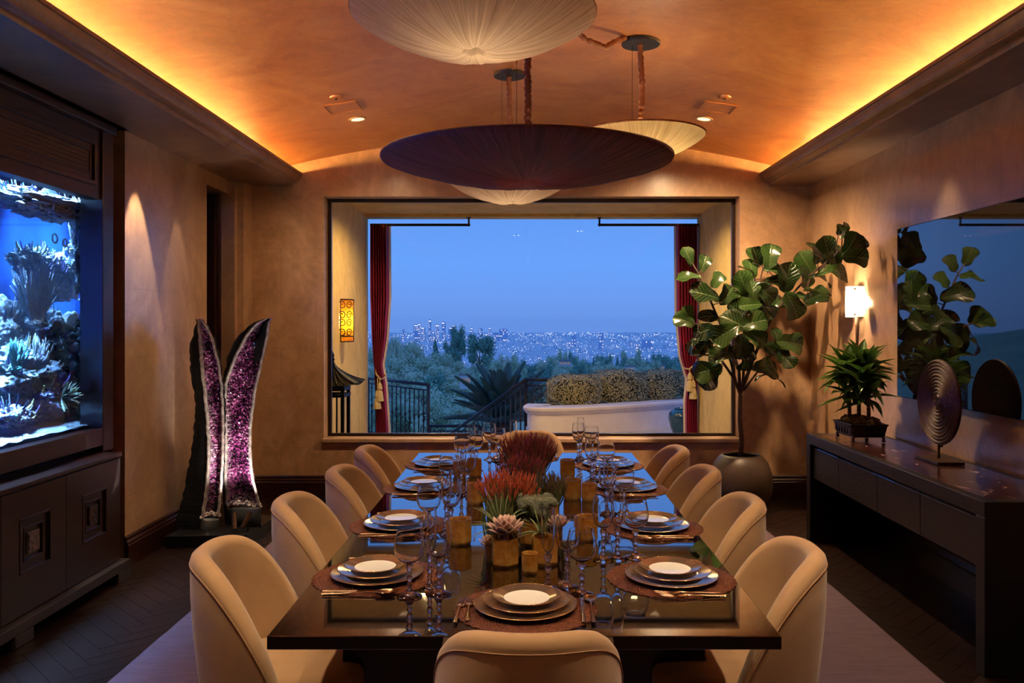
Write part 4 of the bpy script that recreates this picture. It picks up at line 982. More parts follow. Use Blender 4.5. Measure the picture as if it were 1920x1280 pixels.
MB().ico((-.05, 0, .20), .022, 2, (1, 1, 1.5)).build('bulb', mat('sconce_bulb', (255, 236, 200), emit=(255, 214, 150), estr=20), t, True)
l = light('POINT', 'sconce_lamp', (-.055, 0, .20), 60, (1, .72, .42), shadow_soft_size=.03); l.parent = t

# ================================================================== FIDDLE LEAF FIG
FX, FY = 1.775, 6.93
t = thing('fiddle_leaf_fig', 'tall fiddle leaf fig tree in a round dark pot beside the window', 'plant', (FX, FY, 0))
MB().lathe([(.001, 0), (.15, 0), (.19, .02), (.235, .10), (.255, .20), (.25, .30), (.22, .39), (.175, .445), (.155, .458), (.145, .458), (.14, .448), (.16, .43), (.19, .38)], 56).build('pot', CLAY, t, True, angle=50)
MB().lathe([(.001, .40), (.17, .395), (.185, .37)], 30).build('soil', mat('potting_soil', (30, 22, 16), (50, 38, 28), 40, rough=1, bump=1, bscale=60), t)
def FP(cx, cy, dy=0):   # crop coordinates read off the photograph -> local point
    p = P(1220+cx/2.56, 400+cy/2.56, FY+dy); return p-Vector((FX, FY, 0))
BARK = mat('fig_bark', (58, 42, 34), (84, 64, 50), 14, (1, 1, 6), rough=.8, bump=.8, bscale=60)
BR = [([(432, 1172), (436, 1080), (428, 980), (430, 870)], .022, .018, 0), ([(430, 870), (405, 800), (352, 722), (300, 640)], .014, .008, -.05), ([(428, 865), (425, 760), (400, 680), (330, 520), (262, 360), (230, 290), (200, 240)], .015, .005, -.02),
      ([(432, 860), (470, 760), (500, 680), (560, 540), (610, 455), (690, 375), (760, 300), (850, 230), (915, 170), (922, 90)], .016, .004, .05), ([(440, 840), (450, 700), (470, 560), (505, 430), (530, 300), (550, 220)], .012, .005, .12),
      ([(445, 850), (490, 790), (560, 700), (620, 640), (680, 620)], .010, .005, -.08), ([(425, 860), (380, 700), (330, 600), (240, 540), (190, 520)], .010, .005, -.14)]
samples = []
for pts, r0, r1, dy in BR:
    n = len(pts); P3 = [FP(cx, cy, dy*i/(n-1)-(1.10*smooth01((cx-690)/300) if cx > 690 and cy < 480 else 0)) for i, (cx, cy) in enumerate(pts)]
    MB().tube(P3, [r0+(r1-r0)*i/(n-1) for i in range(n)], 10).build('trunk' if r0 > .02 else 'branch', BARK, t, True)
    for i in range(n-1):
        for k in range(8): samples.append(P3[i].lerp(P3[i+1], k/8))
FLEAF = leaf_mat('fig_leaf', (14, 30, 14), (46, 74, 28), (116, 132, 92), .22, 7.0, .16, .45)
def figleaf(seed, cup=.15, fold=.25, wave=.02):
    rr = random.Random(seed); mb = MB(); rows = []; uvs = []; NV = 22; NU = 12
    for i in range(NV+1):
        q = i/NV; w = interp([(0, .02), (.06, .16), (.16, .25), (.3, .27), (.42, .28), (.6, .37), (.76, .42), (.88, .36), (.95, .24), (1, .03)], q)
        row = []; ur = []
        for j in range(NU+1):
            u = j/NU*2-1; x = u*w
            vein = math.cos((q-.35*abs(u))*7*2*PI)*.006*(1-abs(u)*.3)*min(1, abs(u)*6)
            z = fold*abs(x)*.8-cup*(q-.4)**2*1.6+vein+wave*math.sin(q*9+seed+u*2)*abs(u)**2
            row.append((x, q-.0*abs(u), z)); ur.append((u, q))
        rows.append(row); uvs.append(ur)
    return mb.grid(rows, uvs=uvs)
lv = [figleaf(1, .18, .30, .05), figleaf(2, .45, .12, .06), figleaf(3, .05, .45, .05), figleaf(4, .8, .2, .05)]
lsrc = [None]*4; rr = random.Random(5); pet = MB()
# centre, length (crop pixels), image angle of the tip, depth offset, flat (1 = broad side to the room, 0 = edge on), yaw of the face
LEAVES = [(180,205,105,112,-.02,.9,.3), (256,240,95,68,0,.35,.6), (180,305,125,182,-.05,.55,-.2), (320,320,95,55,-.05,.9,.2), (262,388,165,165,-.08,.8,.1), (372,388,125,52,-.02,.7,.6), (398,430,100,65,.05,.8,-.5),
 (292,492,125,170,-.03,.7,.2), (160,515,115,160,-.15,.9,-.4), (268,560,125,200,-.12,.8,.5), (268,615,125,230,-.10,.9,-.2), (195,628,95,228,-.15,.45,.4), (508,210,110,112,.10,.8,.5), (575,205,135,82,.06,1,-.3),
 (585,272,95,-5,.05,.7,.2), (478,285,125,128,.10,.4,.5), (445,340,145,112,.0,.9,-.4), (490,372,115,95,-.10,.9,.3), (550,380,135,-35,-.08,.9,-.5), (590,322,95,10,.08,.8,.2), (658,308,160,82,-.05,1,.1), (478,440,120,184,-.16,.8,.1),
 (560,462,115,-50,-.05,.8,.3), (682,442,155,-62,-.03,1,.2), (735,402,95,-25,.03,.8,.4), (800,382,140,-12,-.02,.35,0), (748,238,135,120,.02,.9,-.4), (800,190,120,92,.03,.7,.6), (848,168,130,112,.0,1,-.3), (742,302,120,-70,-.04,.9,.5),
 (820,302,125,-8,.0,.5,.2), (890,272,145,-12,.04,.75,.3), (962,148,135,62,.02,1,.1), (985,210,140,-5,.0,1,-.2), (885,228,115,100,.08,.9,.3), (922,90,70,95,.04,.3,.5), (402,520,150,150,-.20,.9,.2), (362,575,155,212,-.26,.9,.1),
 (490,525,150,15,-.22,.9,-.2), (340,672,145,190,-.24,.8,.1), (432,640,135,-95,-.24,.9,.3), (500,590,135,-30,-.22,.9,-.3), (470,660,110,-90,-.16,.9,.4), (275,755,155,195,-.12,1,.1), (235,682,95,178,-.08,.3,.2), (603,588,90,98,-.08,.9,.3),
 (672,622,155,-8,-.08,1,.1), (652,700,110,-55,-.10,.8,-.3), (598,662,135,-30,-.05,.9,.4), (555,728,135,8,-.12,.8,.2), (570,775,150,4,-.05,.25,0), (450,720,90,-100,-.1,.8,.3), (420,470,130,140,-.1,.8,.4), (530,500,120,60,.0,.8,.2), (610,430,110,40,.06,.8,-.2)]
r2 = random.Random(12)
for q in range(26):
    cx, cy, L_, ang, dy, flat, yaw = LEAVES[r2.randrange(7, 52)]
    LEAVES.append((cx+r2.uniform(-45, 45), cy+r2.uniform(-40, 40), L_*.9, ang+r2.uniform(-50, 50), dy+r2.uniform(.06, .2), r2.uniform(.5, 1), yaw+r2.uniform(-.5, .5)))
for (cx, cy, L_, ang, dy, flat, yaw) in LEAVES:
    if cx > 690 and cy < 480: dy -= 1.10*smooth01((cx-690)/300)
    a = math.radians(ang); Lw = L_*.00171*.96*(FY+dy)/FY; out = rr.uniform(-.35, .25)
    d = Vector((math.cos(a), out, math.sin(a))).normalized()
    up = Vector((yaw+rr.uniform(-.2, .2), -flat*1.5+rr.uniform(-.1, .1), (1-flat)*2.0+.35)); up = (up-d*up.dot(d)).normalized(); sd = d.cross(up)
    c = FP(cx, cy, dy)-d*Lw*.5; w = Lw*.95
    M_ = Matrix(((sd.x*w, d.x*Lw, up.x*Lw, c.x), (sd.y*w, d.y*Lw, up.y*Lw, c.y), (sd.z*w, d.z*Lw, up.z*Lw, c.z), (0, 0, 0, 1)))
    j = 0 if flat > .85 else rr.randrange(4)
    if lsrc[j] is None: lsrc[j] = lv[j].build('leaf', FLEAF, t, True); lsrc[j].matrix_local = M_
    else: inst(lsrc[j], t, M_)
    near = min(samples, key=lambda s: (s-c).length)
    pet.tube([near, near.lerp(c, .6)+Vector((0, 0, .008)), c+d*.02], [.0045, .0035, .003], 6)
tag(pet.build('petioles', BARK, t, True), kind='stuff')

# ================================================================== AMETHYST GEODE
CRY = None
def crystal_mat():
    m, t_, b, out = nodes('amethyst_crystals'); L = t_.links.new
    tc = N(t_, 'ShaderNodeTexCoord'); n1 = N(t_, 'ShaderNodeTexNoise', i_Scale=5.0, i_Detail=3.0); L(tc.outputs['Object'], n1.inputs['Vector'])
    n2 = N(t_, 'ShaderNodeTexVoronoi', i_Scale=70.0); L(tc.outputs['Object'], n2.inputs['Vector'])
    mx = N(t_, 'ShaderNodeMix', data_type='RGBA', blend_type='LINEAR_LIGHT'); mx.inputs[0].default_value = .42
    L(n1.outputs[0], mx.inputs[6]); L(n2.outputs['Color'], mx.inputs[7])
    at = N(t_, 'ShaderNodeAttribute', attribute_name='pale'); 
    rp = N(t_, 'ShaderNodeValToRGB'); e = rp.color_ramp.elements; L(mx.outputs[2], rp.inputs[0])
    e[0].position = .25; e[0].color = lin(24, 7, 22); e[1].position = .95; e[1].color = lin(232, 186, 212)
    for p, c in ((.42, (62, 20, 52)), (.58, (122, 48, 104)), (.75, (184, 98, 158))): k = e.new(p); k.color = lin(*c)
    m2 = N(t_, 'ShaderNodeMix', data_type='RGBA'); L(at.outputs['Fac'], m2.inputs[0]); L(rp.outputs[0], m2.inputs[6]); m2.inputs[7].default_value = lin(204, 186, 196)
    L(m2.outputs[2], b.inputs['Base Color']); b.inputs['Roughness'].default_value = .12; b.inputs['Coat Weight'].default_value = .6; b.inputs['Specular IOR Level'].default_value = .8
    return m
CRY = crystal_mat()
SHELL = mat('dark_basalt_shell', (9, 9, 10), (17, 16, 16), 14, rough=.85, spec=.2, bump=.6, bscale=50); RIMM = mat('grey_agate_rim', (118, 108, 104), (182, 174, 164), 30, rough=.4, bump=.4, bscale=90)
BASALT = mat('polished_dark_stone', (38, 40, 40), (54, 56, 56), 12, rough=.35, bump=.3, bscale=40)
gd = thing('amethyst_geode', 'tall split amethyst geode with two purple crystal wings on black plinth', 'geode', (-2.02, 6.08, 0))
G0 = Vector((-2.02, 6.08, 0))
gb = MB(); poly = [P(508, 988, 6.25), P(432, 1030, 5.72), P(292, 1022, 5.78), P(372, 985, 6.38)]
gb.prism([(p.x-G0.x, p.y-G0.y) for p in [Vector((-1.88, 6.36, 0)), Vector((-1.92, 5.78, 0)), Vector((-2.465, 5.74, 0)), Vector((-2.42, 6.42, 0))]], 0, .085); gb.build('plinth', mat('black_plinth', (18, 18, 20), rough=.3), gd, bevel=.004)
def half(edgeL, edgeR, ybot, ycry, Yd, yawk, backf, seed):
    # edges: (py, px) tables in photograph pixels, converted once to a real, turned plane
    rr = random.Random(seed); ytop = edgeL[0][0]; nrow = 54; wing = empty('wing'); wing.parent = gd; wing.location = (0, 0, 0)
    xm = sum(p for _, p in edgeL)/len(edgeL)
    def pt(px, py, extra=0):
        Y = Yd+(px-xm)*.004*yawk; p = P(px, py, Y); p.y += extra; return p-G0
    shell, rim, rimb = MB(), MB(), MB(); rs = []; front = []
    for i in range(nrow+1):
        py = ytop+(ybot-ytop)*i/nrow; l = interp(edgeL, py)+rr.uniform(-.8, .8); r = interp(edgeR, py)+rr.uniform(-.8, .8); front.append((py, l, r))
        a, b = pt(l, py), pt(r, py); bx, by = backf(py)
        wdt = max(.02, (b-a).length); jit = lambda: Vector((rr.uniform(-.006, .006), rr.uniform(-.006, .006), 0))
        rs.append([a, b, b+Vector((bx*(1.3 if seed == 2 else .04), by*(.5 if seed == 2 else .3), 0))+jit(), b.lerp(a, .35)+Vector((bx*.6, by*.95, 0))+jit(), a+Vector((bx, by, 0))+jit(), a+Vector((bx*1.02, by*.5, 0))+jit(), a+Vector((bx*.55, by*.12, 0))])
    shell.grid([[q for q in r[1:]]+[r[0]] for r in rs], 0, True, True)
    # open the front: drop faces spanning the front chord
    n = 7; keep = [k for k, f in enumerate(shell.f) if not (len(f) == 4 and {i % n for i in f} == {n-1, 0})]
    shell.f = [shell.f[k] for k in keep]; shell.m = [0]*len(shell.f)
    shell.build('shell', SHELL, wing, True, angle=50)
    # agate rim band and recessed crystal bed
    def cross(py, l, r, e): # inner points
        w = r-l; return l+min(4.5, w*.16), r-min(4.5, w*.16)
    rows_l, rows_r, bed = [], [], []
    for py, l, r in front:
        if py > ycry: break
        il, ir = cross(py, l, r, 0)
        rows_l.append([pt(l, py), pt(l, py, -.008), pt(il, py, -.008), pt(il, py, .02)]); rows_r.append([pt(r, py), pt(r, py, -.008), pt(ir, py, -.008), pt(ir, py, .02)])
        bed.append([pt(il+(ir-il)*k/6, py, .02+.05*math.sin(k/6*PI)) for k in range(7)])
    rim.grid(rows_l); rim.grid(rows_r); tp = front[0]; rim.build('agate_rim', RIMM, wing, True)
    MB().grid(bed).build('crystal_bed', CRY, wing)
    cr_ = MB(); pale = []
    L0 = [f for f in front if f[0] <= ycry]
    area = sum((f[2]-f[1]) for f in L0)*(L0[1][0]-L0[0][0])
    for k in range(int(area*.20)):
        py, l, r = L0[rr.randrange(len(L0))]; py += rr.uniform(0, 8); py = min(py, ycry)
        u = rr.random(); l, r = interp(edgeL, py)+2.5, interp(edgeR, py)-2.5; px = l+(r-l)*u
        c = pt(px, py, .02+.05*math.sin(u*PI)); s = rr.uniform(.006, .0125)
        edge = 1-min(1, min(u, 1-u)*(r-l)/9); low = smooth01((py-(ycry-26))/26); mid = smooth01(1-abs(py-(ycry-85))/45)*.55
        pl_ = max(edge*.75*smooth01((py-690)/120), low, mid*edge, edge*.25)*rr.uniform(.5, 1.1)
        d = Vector((rr.uniform(-.6, .6), -1, rr.uniform(-.5, .7))).normalized(); u1 = d.orthogonal().normalized(); u2 = d.cross(u1); th = rr.uniform(0, 6)
        ring = [c+(u1*math.cos(th+q*PI/2.5)+u2*math.sin(th+q*PI/2.5))*s*.75-d*s*.2 for q in range(5)]
        ring2 = [c+(u1*math.cos(th+q*PI/2.5)+u2*math.sin(th+q*PI/2.5))*s*.7+d*s*.9 for q in range(5)]
        b0 = cr_.add(ring+ring2+[c+d*s*1.7], [(q, (q+1) % 5, 5+(q+1) % 5, 5+q) for q in range(5)]+[(5+q, 5+(q+1) % 5, 10) for q in range(5)]); pale += [pl_]*11
    o = cr_.build('crystals', CRY, wing); o['kind'] = 'stuff'
    at = o.data.attributes.new('pale', 'FLOAT', 'POINT')
    if len(pale) == len(o.data.vertices): at.data.foreach_set('value', pale)
    # dark stone foot below the crystals, rounded
    fb = MB(); rows = []
    for q in range(13):
        py = ycry+(ybot-ycry)*q/12; l, r = interp(edgeL, py), interp(edgeR, py); bul = .05*math.sin(q/12*PI*.8+.2)
        rows.append([pt(l+(r-l)*k/8, py, -bul*math.sin(k/8*PI)**.7+(.06 if q == 0 else 0)) for k in range(9)])
    fb.grid(rows).build('stone_foot', BASALT, wing, True)
    # pale crust line at the crystals' lower edge
    l, r = interp(edgeL, ycry), interp(edgeR, ycry); ms = MB()
    for k in range(44):
        u = rr.random(); ms.ico(pt(l+(r-l)*u, ycry+rr.uniform(-5, 4)-4*math.sin(u*PI), .0+rr.uniform(0, .02)), rr.uniform(.006, .014), 1, (1, 1, .8), .5, 4, k)
    ms.build('pale_crust', mat('pale_quartz_%d' % seed, (206, 196, 180), rough=.4), wing)
half([(598, 370), (612, 371), (660, 374), (720, 380), (780, 386), (830, 389), (880, 388), (930, 383), (975, 376), (1012, 374)],
     [(598, 376), (612, 389), (640, 402), (680, 412), (720, 418), (760, 420), (830, 421), (900, 418), (950, 414), (985, 410), (1012, 409)],
     1012, 968, 5.93, .3, lambda py: (interp([(598, -.005), (650, -.095), (700, -.10), (760, -.085), (820, -.12), (880, -.15), (940, -.17), (1012, -.19)], py), interp([(598, .02), (650, .13), (800, .12), (1012, .05)], py)), 1)
half([(597, 500), (602, 484), (625, 462), (650, 448), (690, 430), (720, 421), (760, 419), (830, 421), (900, 420), (940, 423), (965, 426), (990, 428)],
     [(597, 508), (620, 505), (650, 499), (690, 490), (730, 481), (780, 474), (820, 471), (870, 473), (910, 479), (945, 488), (970, 490), (990, 489)],
     990, 948, 6.07, -.3, lambda py: (interp([(597, -.015), (640, -.085), (720, -.045), (990, -.06)], py), interp([(597, .02), (640, .14), (990, .30)], py)), 2)
for i, (x, y) in enumerate(((-1.985, 5.83), (-1.945, 5.87))):
    d = Vector((-.02+.05*i, .12, .5)).normalized(); p = Vector((x, y, .085))-G0
    MB().tube([p, p+Vector((-.012+.02*i, .0, .03))], .006, 8).tube([p+Vector((-.03, -.02, .03)), p+Vector((-.05+.06*i, .03, .13))], .017, 14).build('uplight', BRONZE, gd, True, angle=40)
    w = G0+p+Vector((-.05+.06*i, .03, .16))
    spot('geode_lamp', (w.x, w.y-.04, w.z), (w.x-.10+.12*i, 6.08, .75), 30, (1, .86, .78), 80, .9, .015)
spot('geode_downlight', (-1.45, 5.3, 2.95), (-2.0, 5.98, .75), 60, (1, .80, .70), 22, .6, .03)

# ================================================================== LOGGIA OUTSIDE THE WINDOW
struct(MB().box((-2.40, YB+.3, -.2), (-2.105, 11.2, 3.4)).build('wall_loggia_left', PLASTER_Y)); struct(MB().box((2.283, YB+.3, -.2), (2.60, 11.2, 3.4)).build('wall_loggia_right', PLASTER_Y))
struct(MB().box((-2.40, YB+.3, 2.975), (2.60, 11.0, 3.4)).box((-2.40, 11.0, 2.94), (2.60, 11.28, 3.4)).build('ceiling_loggia', PLASTER_Y))
STONE = mat('pale_terrace_stone', (176, 166, 160), (196, 188, 182), 4, rough=.6, bump=.1)
struct(MB().box((-3.0, YB+.3, -.3), (3.4, 11.3, 0)).box((.0, 11.3, -.3), (4.5, 14.6, 0)).build('floor_terrace', STONE))
struct(MB().box((-9, 11.3, -1.2), (.0, 15.2, -.46)).build('floor_lower_terrace', STONE))
CURT = mat('crimson_curtain', (122, 5, 50), (142, 8, 60), 6, rough=.65); LIN = mat('cream_lining', (190, 170, 150), rough=.8)
ROPE = mat('cream_rope', (170, 150, 116), (196, 178, 144), 40, rough=.8, bump=.6, bscale=90)
def curtain(tab, label, seed, s):
    # tab: z -> (inner x, outer x)
    rr = random.Random(seed); Yc = 11.08; t = thing('curtain', label, 'curtain', (0, Yc, 0)); rows, lining = [], []
    zs = [2.84-2.80*i/44 for i in range(45)]; n = 90
    for z in zs:
        a = interp([(k, v[0]) for k, v in reversed(tab)], z); b = interp([(k, v[1]) for k, v in reversed(tab)], z); row = []
        for i in range(n+1):
            u = i/n; fold = .045*math.sin(u*7*2*PI+seed+.3*math.sin(z*2))+.018*math.sin(u*15*2*PI+seed)
            row.append((a+(b-a)*u, fold, z))
        rows.append(row)
        e = row[0]; lining.append([(e[0], e[1]-.0, z), (e[0]-s*.012, e[1]+.02, z), (e[0]-s*.02, e[1]+.05, z)])
    MB().grid(rows).build('fabric', CURT, t, True); MB().grid(lining).build('lining_edge', LIN, t, True)
    zt = 1.06 if s > 0 else .93; a, b = (interp([(k, v[0]) for k, v in reversed(tab)], zt-.1), interp([(k, v[1]) for k, v in reversed(tab)], zt-.1))
    wx = b; rp = MB()
    rp.tube([(wx, .02, zt+.05), (wx-(b-a)*.3, -.07, zt-.06), (a+(b-a)*.25, -.08, zt-.12), (a, .0, zt-.11), (a+.02, .06, zt-.08), (wx, .06, zt+.04)], .011, 8); rp.build('tie_rope', ROPE, t, True)
    for k in range(2):
        x = a+(b-a)*(.30+.25*k); z0 = zt-.16-.10*k
        MB().tube([(x, -.085, zt-.10), (x, -.095, z0)], .006, 6).lathe([(.008, 0), (.022, -.02), (.030, -.05), (.034, -.085), (.020, -.10), (.034, -.12), (.048, -.21), (.050, -.245), (.002, -.245)], 18, (x, -.095, z0), mod=lambda i, r: 1+.08*(i % 2)).build('tassel', ROPE, t, True, angle=30)
    return t
XP = lambda px: (px-VX)*11.08/F
curtain([(2.84, (XP(728), XP(694))), (1.9, (XP(729), XP(694))), (1.35, (XP(724), XP(697))), (1.0, (XP(716), XP(701))), (.72, (XP(722), XP(703))), (.04, (XP(728), XP(706)))], 'crimson curtain tied back with tassels at the left of the loggia', 1, -1)
curtain([(2.84, (XP(1269), XP(1309))), (1.7, (XP(1270), XP(1309))), (1.1, (XP(1277), XP(1309))), (.80, (XP(1290), XP(1308))), (.5, (XP(1286), XP(1308))), (.04, (XP(1287), XP(1309)))], 'crimson curtain tied back at the right of the loggia', 2, 1)
for xa, xb, lab in ((XP(694), XP(879), 'short dark curtain rod at the upper left of the loggia opening'), (XP(1310), XP(1124), 'short dark curtain rod at the upper right of the loggia opening')):
    t = thing('curtain_rod', lab, 'curtain rod', ((xa+xb)/2, 11.08, 2.84)); h_ = (xb-xa)/2
    MB().tube([(-h_, 0, 0), (h_, 0, 0)], .018, 12).build('rod', BLACKM, t, True); MB().tube([(h_, 0, 0), (h_, 0, .10)], .013, 10).lathe([(.001, .088), (.03, .088), (.03, .10), (.001, .10)], 16, (h_, 0, 0)).ico((h_, 0, 0), .022, 2).build('ceiling_bracket', BLACKM, t, True, angle=40)
    for k in range(8): MB().tube([(-h_*(.98-.05*k), .022*math.sin(a), .022*math.cos(a)-.004) for a in [2*PI*i/12 for i in range(13)]], .003, 5).build('ring', BLACKM, t, True)
# amber iron sconce on the loggia wall
t = thing('iron_sconce', 'amber glass wall sconce with iron scrollwork on the yellow loggia wall', 'wall lamp', (-2.105, 9.60, 1.335))
sg = MB(); rows = []
cyl = lambda a, z, r=1: (.012+.125*r*math.sin(a), -.125*r*math.cos(a), z)
for k in range(9): rows.append([cyl(PI*i/20, .475*k/8, .97) for i in range(21)])
sg.grid(rows); AMG = mat('amber_sheet_glass', (214, 140, 34), (168, 92, 16), 7, rough=.3, bump=.3)
n_ = AMG.node_tree; b_ = [x for x in n_.nodes if x.type == 'BSDF_PRINCIPLED'][0]; tl = N(n_, 'ShaderNodeBsdfTranslucent'); tl.inputs[0].default_value = lin(250, 170, 40); mx = N(n_, 'ShaderNodeMixShader'); mx.inputs[0].default_value = .6
n_.links.new(b_.outputs[0], mx.inputs[1]); n_.links.new(tl.outputs[0], mx.inputs[2]); n_.links.new(mx.outputs[0], [x for x in n_.nodes if x.type == 'OUTPUT_MATERIAL'][0].inputs[0])
sg.build('amber_glass', AMG, t, True)
irn = MB()
for z in (0, .475, .06): irn.tube([cyl(PI*i/20, z) for i in range(21)], .008, 6)
for a in (0.02, PI/2, PI-.02): irn.tube([cyl(a, 0), cyl(a, .475)], .006, 6)
for cz in (.10, .21, .30, .41):
    for ca, sgn in ((PI*.27, 1), (PI*.73, -1), (PI*.05, -1), (PI*.95, 1)):
        irn.tube([cyl(ca+sgn*(.36*(1-q/22*.8))*math.cos(q*.42), cz+.05*(1-q/22*.8)*math.sin(q*.42)) for q in range(22)], .0055, 5)
irn.build('iron_scrollwork', BRONZE, t, True)
for z in (.17, .31):
    MB().ico((.06, 0, z), .016, 2, (1, 1, 2)).build('candle_bulb', mat('candle_bulb_%d' % int(z*100), (255, 220, 150), emit=(255, 210, 120), estr=22), t, True)
l = light('POINT', 'sconce_lamp', (.065, 0, .24), 5, (1, .72, .35), shadow_soft_size=.03); l.parent = t
# pagoda lantern
t = thing('pagoda_lantern', 'black pagoda roofed lantern standing by the yellow loggia wall', 'lantern', (-1.86, 8.06, 0))
for sx in (-.13, .13):
    for sy in (-.13, .13): MB().box((sx-.016, sy-.016, 0), (sx+.016, sy+.016, .93)).build('post', BLACKM, t, bevel=.002)
for sx in (-.075, .075):
    for sy in (-.13, .13): MB().box((sx-.007, sy-.008, .06), (sx+.007, sy+.008, .84)).build('bar', BLACKM, t)
rl = MB()
for z0, z1 in ((0, .05), (.84, .87), (.90, .94)): rl.box((-.15, -.15, z0), (.15, -.11, z1)).box((-.15, .11, z0), (.15, .15, z1)).box((-.15, -.11, z0), (-.11, .11, z1)).box((.11, -.11, z0), (.15, .11, z1))
rl.build('rail', BLACKM, t, bevel=.002)
rows = []
for q in range(13):
    u = q/12; r = .245*(1-u)**1.55+.018; z = .935+.225*u**.9+ .018*(1-u)**6
    row = []
    for i in range(32):
        a = 2*PI*i/32; k = 1/max(abs(math.cos(a)), abs(math.sin(a))); cl = max(0, k-1)*.06*(1-u)**3
        row.append((r*k*math.cos(a), r*k*math.sin(a), z+cl))
    rows.append(row)
MB().grid(rows, 0, True, True).build('roof', BLACKM, t)
rb = MB()
for i in range(32):
    rb.tube([Vector(rows[q][i])+Vector((0, 0, .004)) for q in range(13)], [.0085-.004*q/12 for q in range(13)], 5)
rb.build('roof_ribs', BLACKM, t, True)
MB().lathe([(.03, 0), (.018, .02), (.028, .04), (.014, .06), (.024, .075), (.016, .095), (.006, .12), (.001, .14)], 14, (0, 0, 1.155)).build('finial', BLACKM, t, True)
MB().lathe([(.001, .05), (.035, .05), (.035, .2), (.001, .2)], 16).build('candle', WAX, t)

# terrace planter with hedge
PLN = mat('sky_tinted_white_planter', (206, 196, 204), (218, 208, 214), 3, rough=.7, bump=.1)  # white masonry with the sky's lavender cast mixed into its colour
t = thing('terrace_planter', 'long curved white masonry planter at the terrace edge', 'planter', (1.7, 12.3, 0))
pw = [P(996, 800, 12.15), P(989, 800, 11.72), P(1012, 800, 11.55), P(1060, 800, 11.58), P(1120, 800, 11.75), P(1200, 800, 12.12), P(1280, 800, 12.62), P(1380, 800, 13.3)]
def catm(ps, n=8):
    out = []
    for i in range(len(ps)-1):
        p0, p1, p2, p3 = ps[max(0, i-1)], ps[i], ps[i+1], ps[min(len(ps)-1, i+2)]
        for k in range(n):
            u = k/n; out.append(.5*((2*p1)+(p2-p0)*u+(2*p0-5*p1+4*p2-p3)*u*u+(3*p1-p0-3*p2+p3)*u**3))
    return out+[ps[-1]]
path = [Vector((p.x-1.7, p.y-12.3, 0)) for p in catm(pw)]
def sweep(prof, m, name, par):
    rows = []
    for i, p in enumerate(path):
        d = (path[min(i+1, len(path)-1)]-path[max(i-1, 0)]).normalized(); nrm = Vector((d.y, -d.x, 0))
        rows.append([p+nrm*o+Vector((0, 0, z)) for o, z in prof])
    return MB().grid(rows, 0, True, True).build(name, m, par, True, angle=35)
sweep([(0, 0), (0, .30), (-.30, .30), (-.30, 0)], PLN, 'wall', t)
sweep([(.0, .285), (.018, .29), (.03, .305), (.035, .325), (.055, .335), (.06, .345), (.06, .375), (.05, .385), (-.30, .385), (-.30, .285)], PLN, 'coping', t)
MB().prism([(p.x, p.y+.20) for p in path[20:]]+[(p.x, p.y+1.1) for p in reversed(path[20:])], .05, .30).build('soil', mat('planter_soil', (40, 32, 26), rough=1), t)
HEDGE = mat('boxwood_leaf', (112, 112, 84), (178, 166, 128), 30, rough=.5)
def shrub(label, cx, cy, L_, dp, hh, rot, seed, n=9000):
    rr = random.Random(seed); t = thing('boxwood_shrub', label, 'shrub', (cx, cy, .30), rot); mb = MB()
    def surf(v):
        k = (abs(v.x)**3.2+abs(v.y)**3.2+abs(v.z)**3.2)**(1/3.2); return v/k
    for k in range(n):
        v = surf(Vector((rr.gauss(0, 1), rr.gauss(0, 1), rr.gauss(0, 1))).normalized())
        bump_ = 1+.10*mnoise.noise(v*3+Vector((seed, 0, 0)))-.12*rr.random()**2
        c = Vector((v.x*L_/2, v.y*dp/2, v.z*hh/2))*bump_+Vector((0, 0, hh/2))
        nrm = (v+Vector((rr.uniform(-.8, .8), rr.uniform(-.8, .8), rr.uniform(-.4, 1)))).normalized(); u1 = nrm.orthogonal().normalized(); u2 = nrm.cross(u1); th = rr.uniform(0, 6.3)
        a = u1*math.cos(th)+u2*math.sin(th); b = nrm.cross(a); s = rr.uniform(.010, .017)
        mb.add([c-a*s, c+b*s*.6, c+a*s, c-b*s*.6], [(0, 1, 2, 3)])
    tag(mb.build('foliage', HEDGE, t), kind='stuff'); MB().ico((0, 0, hh/2), 1, 3, (L_*.40, dp*.38, hh*.40), .1, 3, seed).build('inner_twigs', mat('dark_twigs_%d' % seed, (34, 36, 24), rough=1), t)
    MB().tube([(0, 0, 0), (0, 0, hh*.4)], .02, 8).build('stem', BARK, t); return t
shrub('clipped boxwood shrub at the left end of the white planter', .69, 12.24, .80, .62, .50, .10, 31); shrub('clipped boxwood shrub in the middle of the white planter', 1.36, 12.62, .92, .62, .55, .42, 32)
shrub('clipped boxwood shrub right of middle in the white planter', 2.10, 13.05, .92, .62, .53, .5, 33); shrub('clipped boxwood shrub behind the right curtain', 2.85, 13.55, .92, .62, .53, .55, 34, 5000)
tag(MB().lathe([(.001, 0), (.10, 0), (.115, .02), (.15, .12), (.172, .22), (.165, .29), (.12, .335), (.085, .345), (.092, .36), (.08, .362), (.07, .34), (.001, .34)], 40).build('glazed_jar', mat('blue_glaze', (14, 52, 82), (24, 78, 116), 6, rough=.12, coat=.8), smooth=True, loc=(2.16, 11.72, 0), angle=60), 'dark blue glazed jar on the terrace beside the right curtain', 'jar')
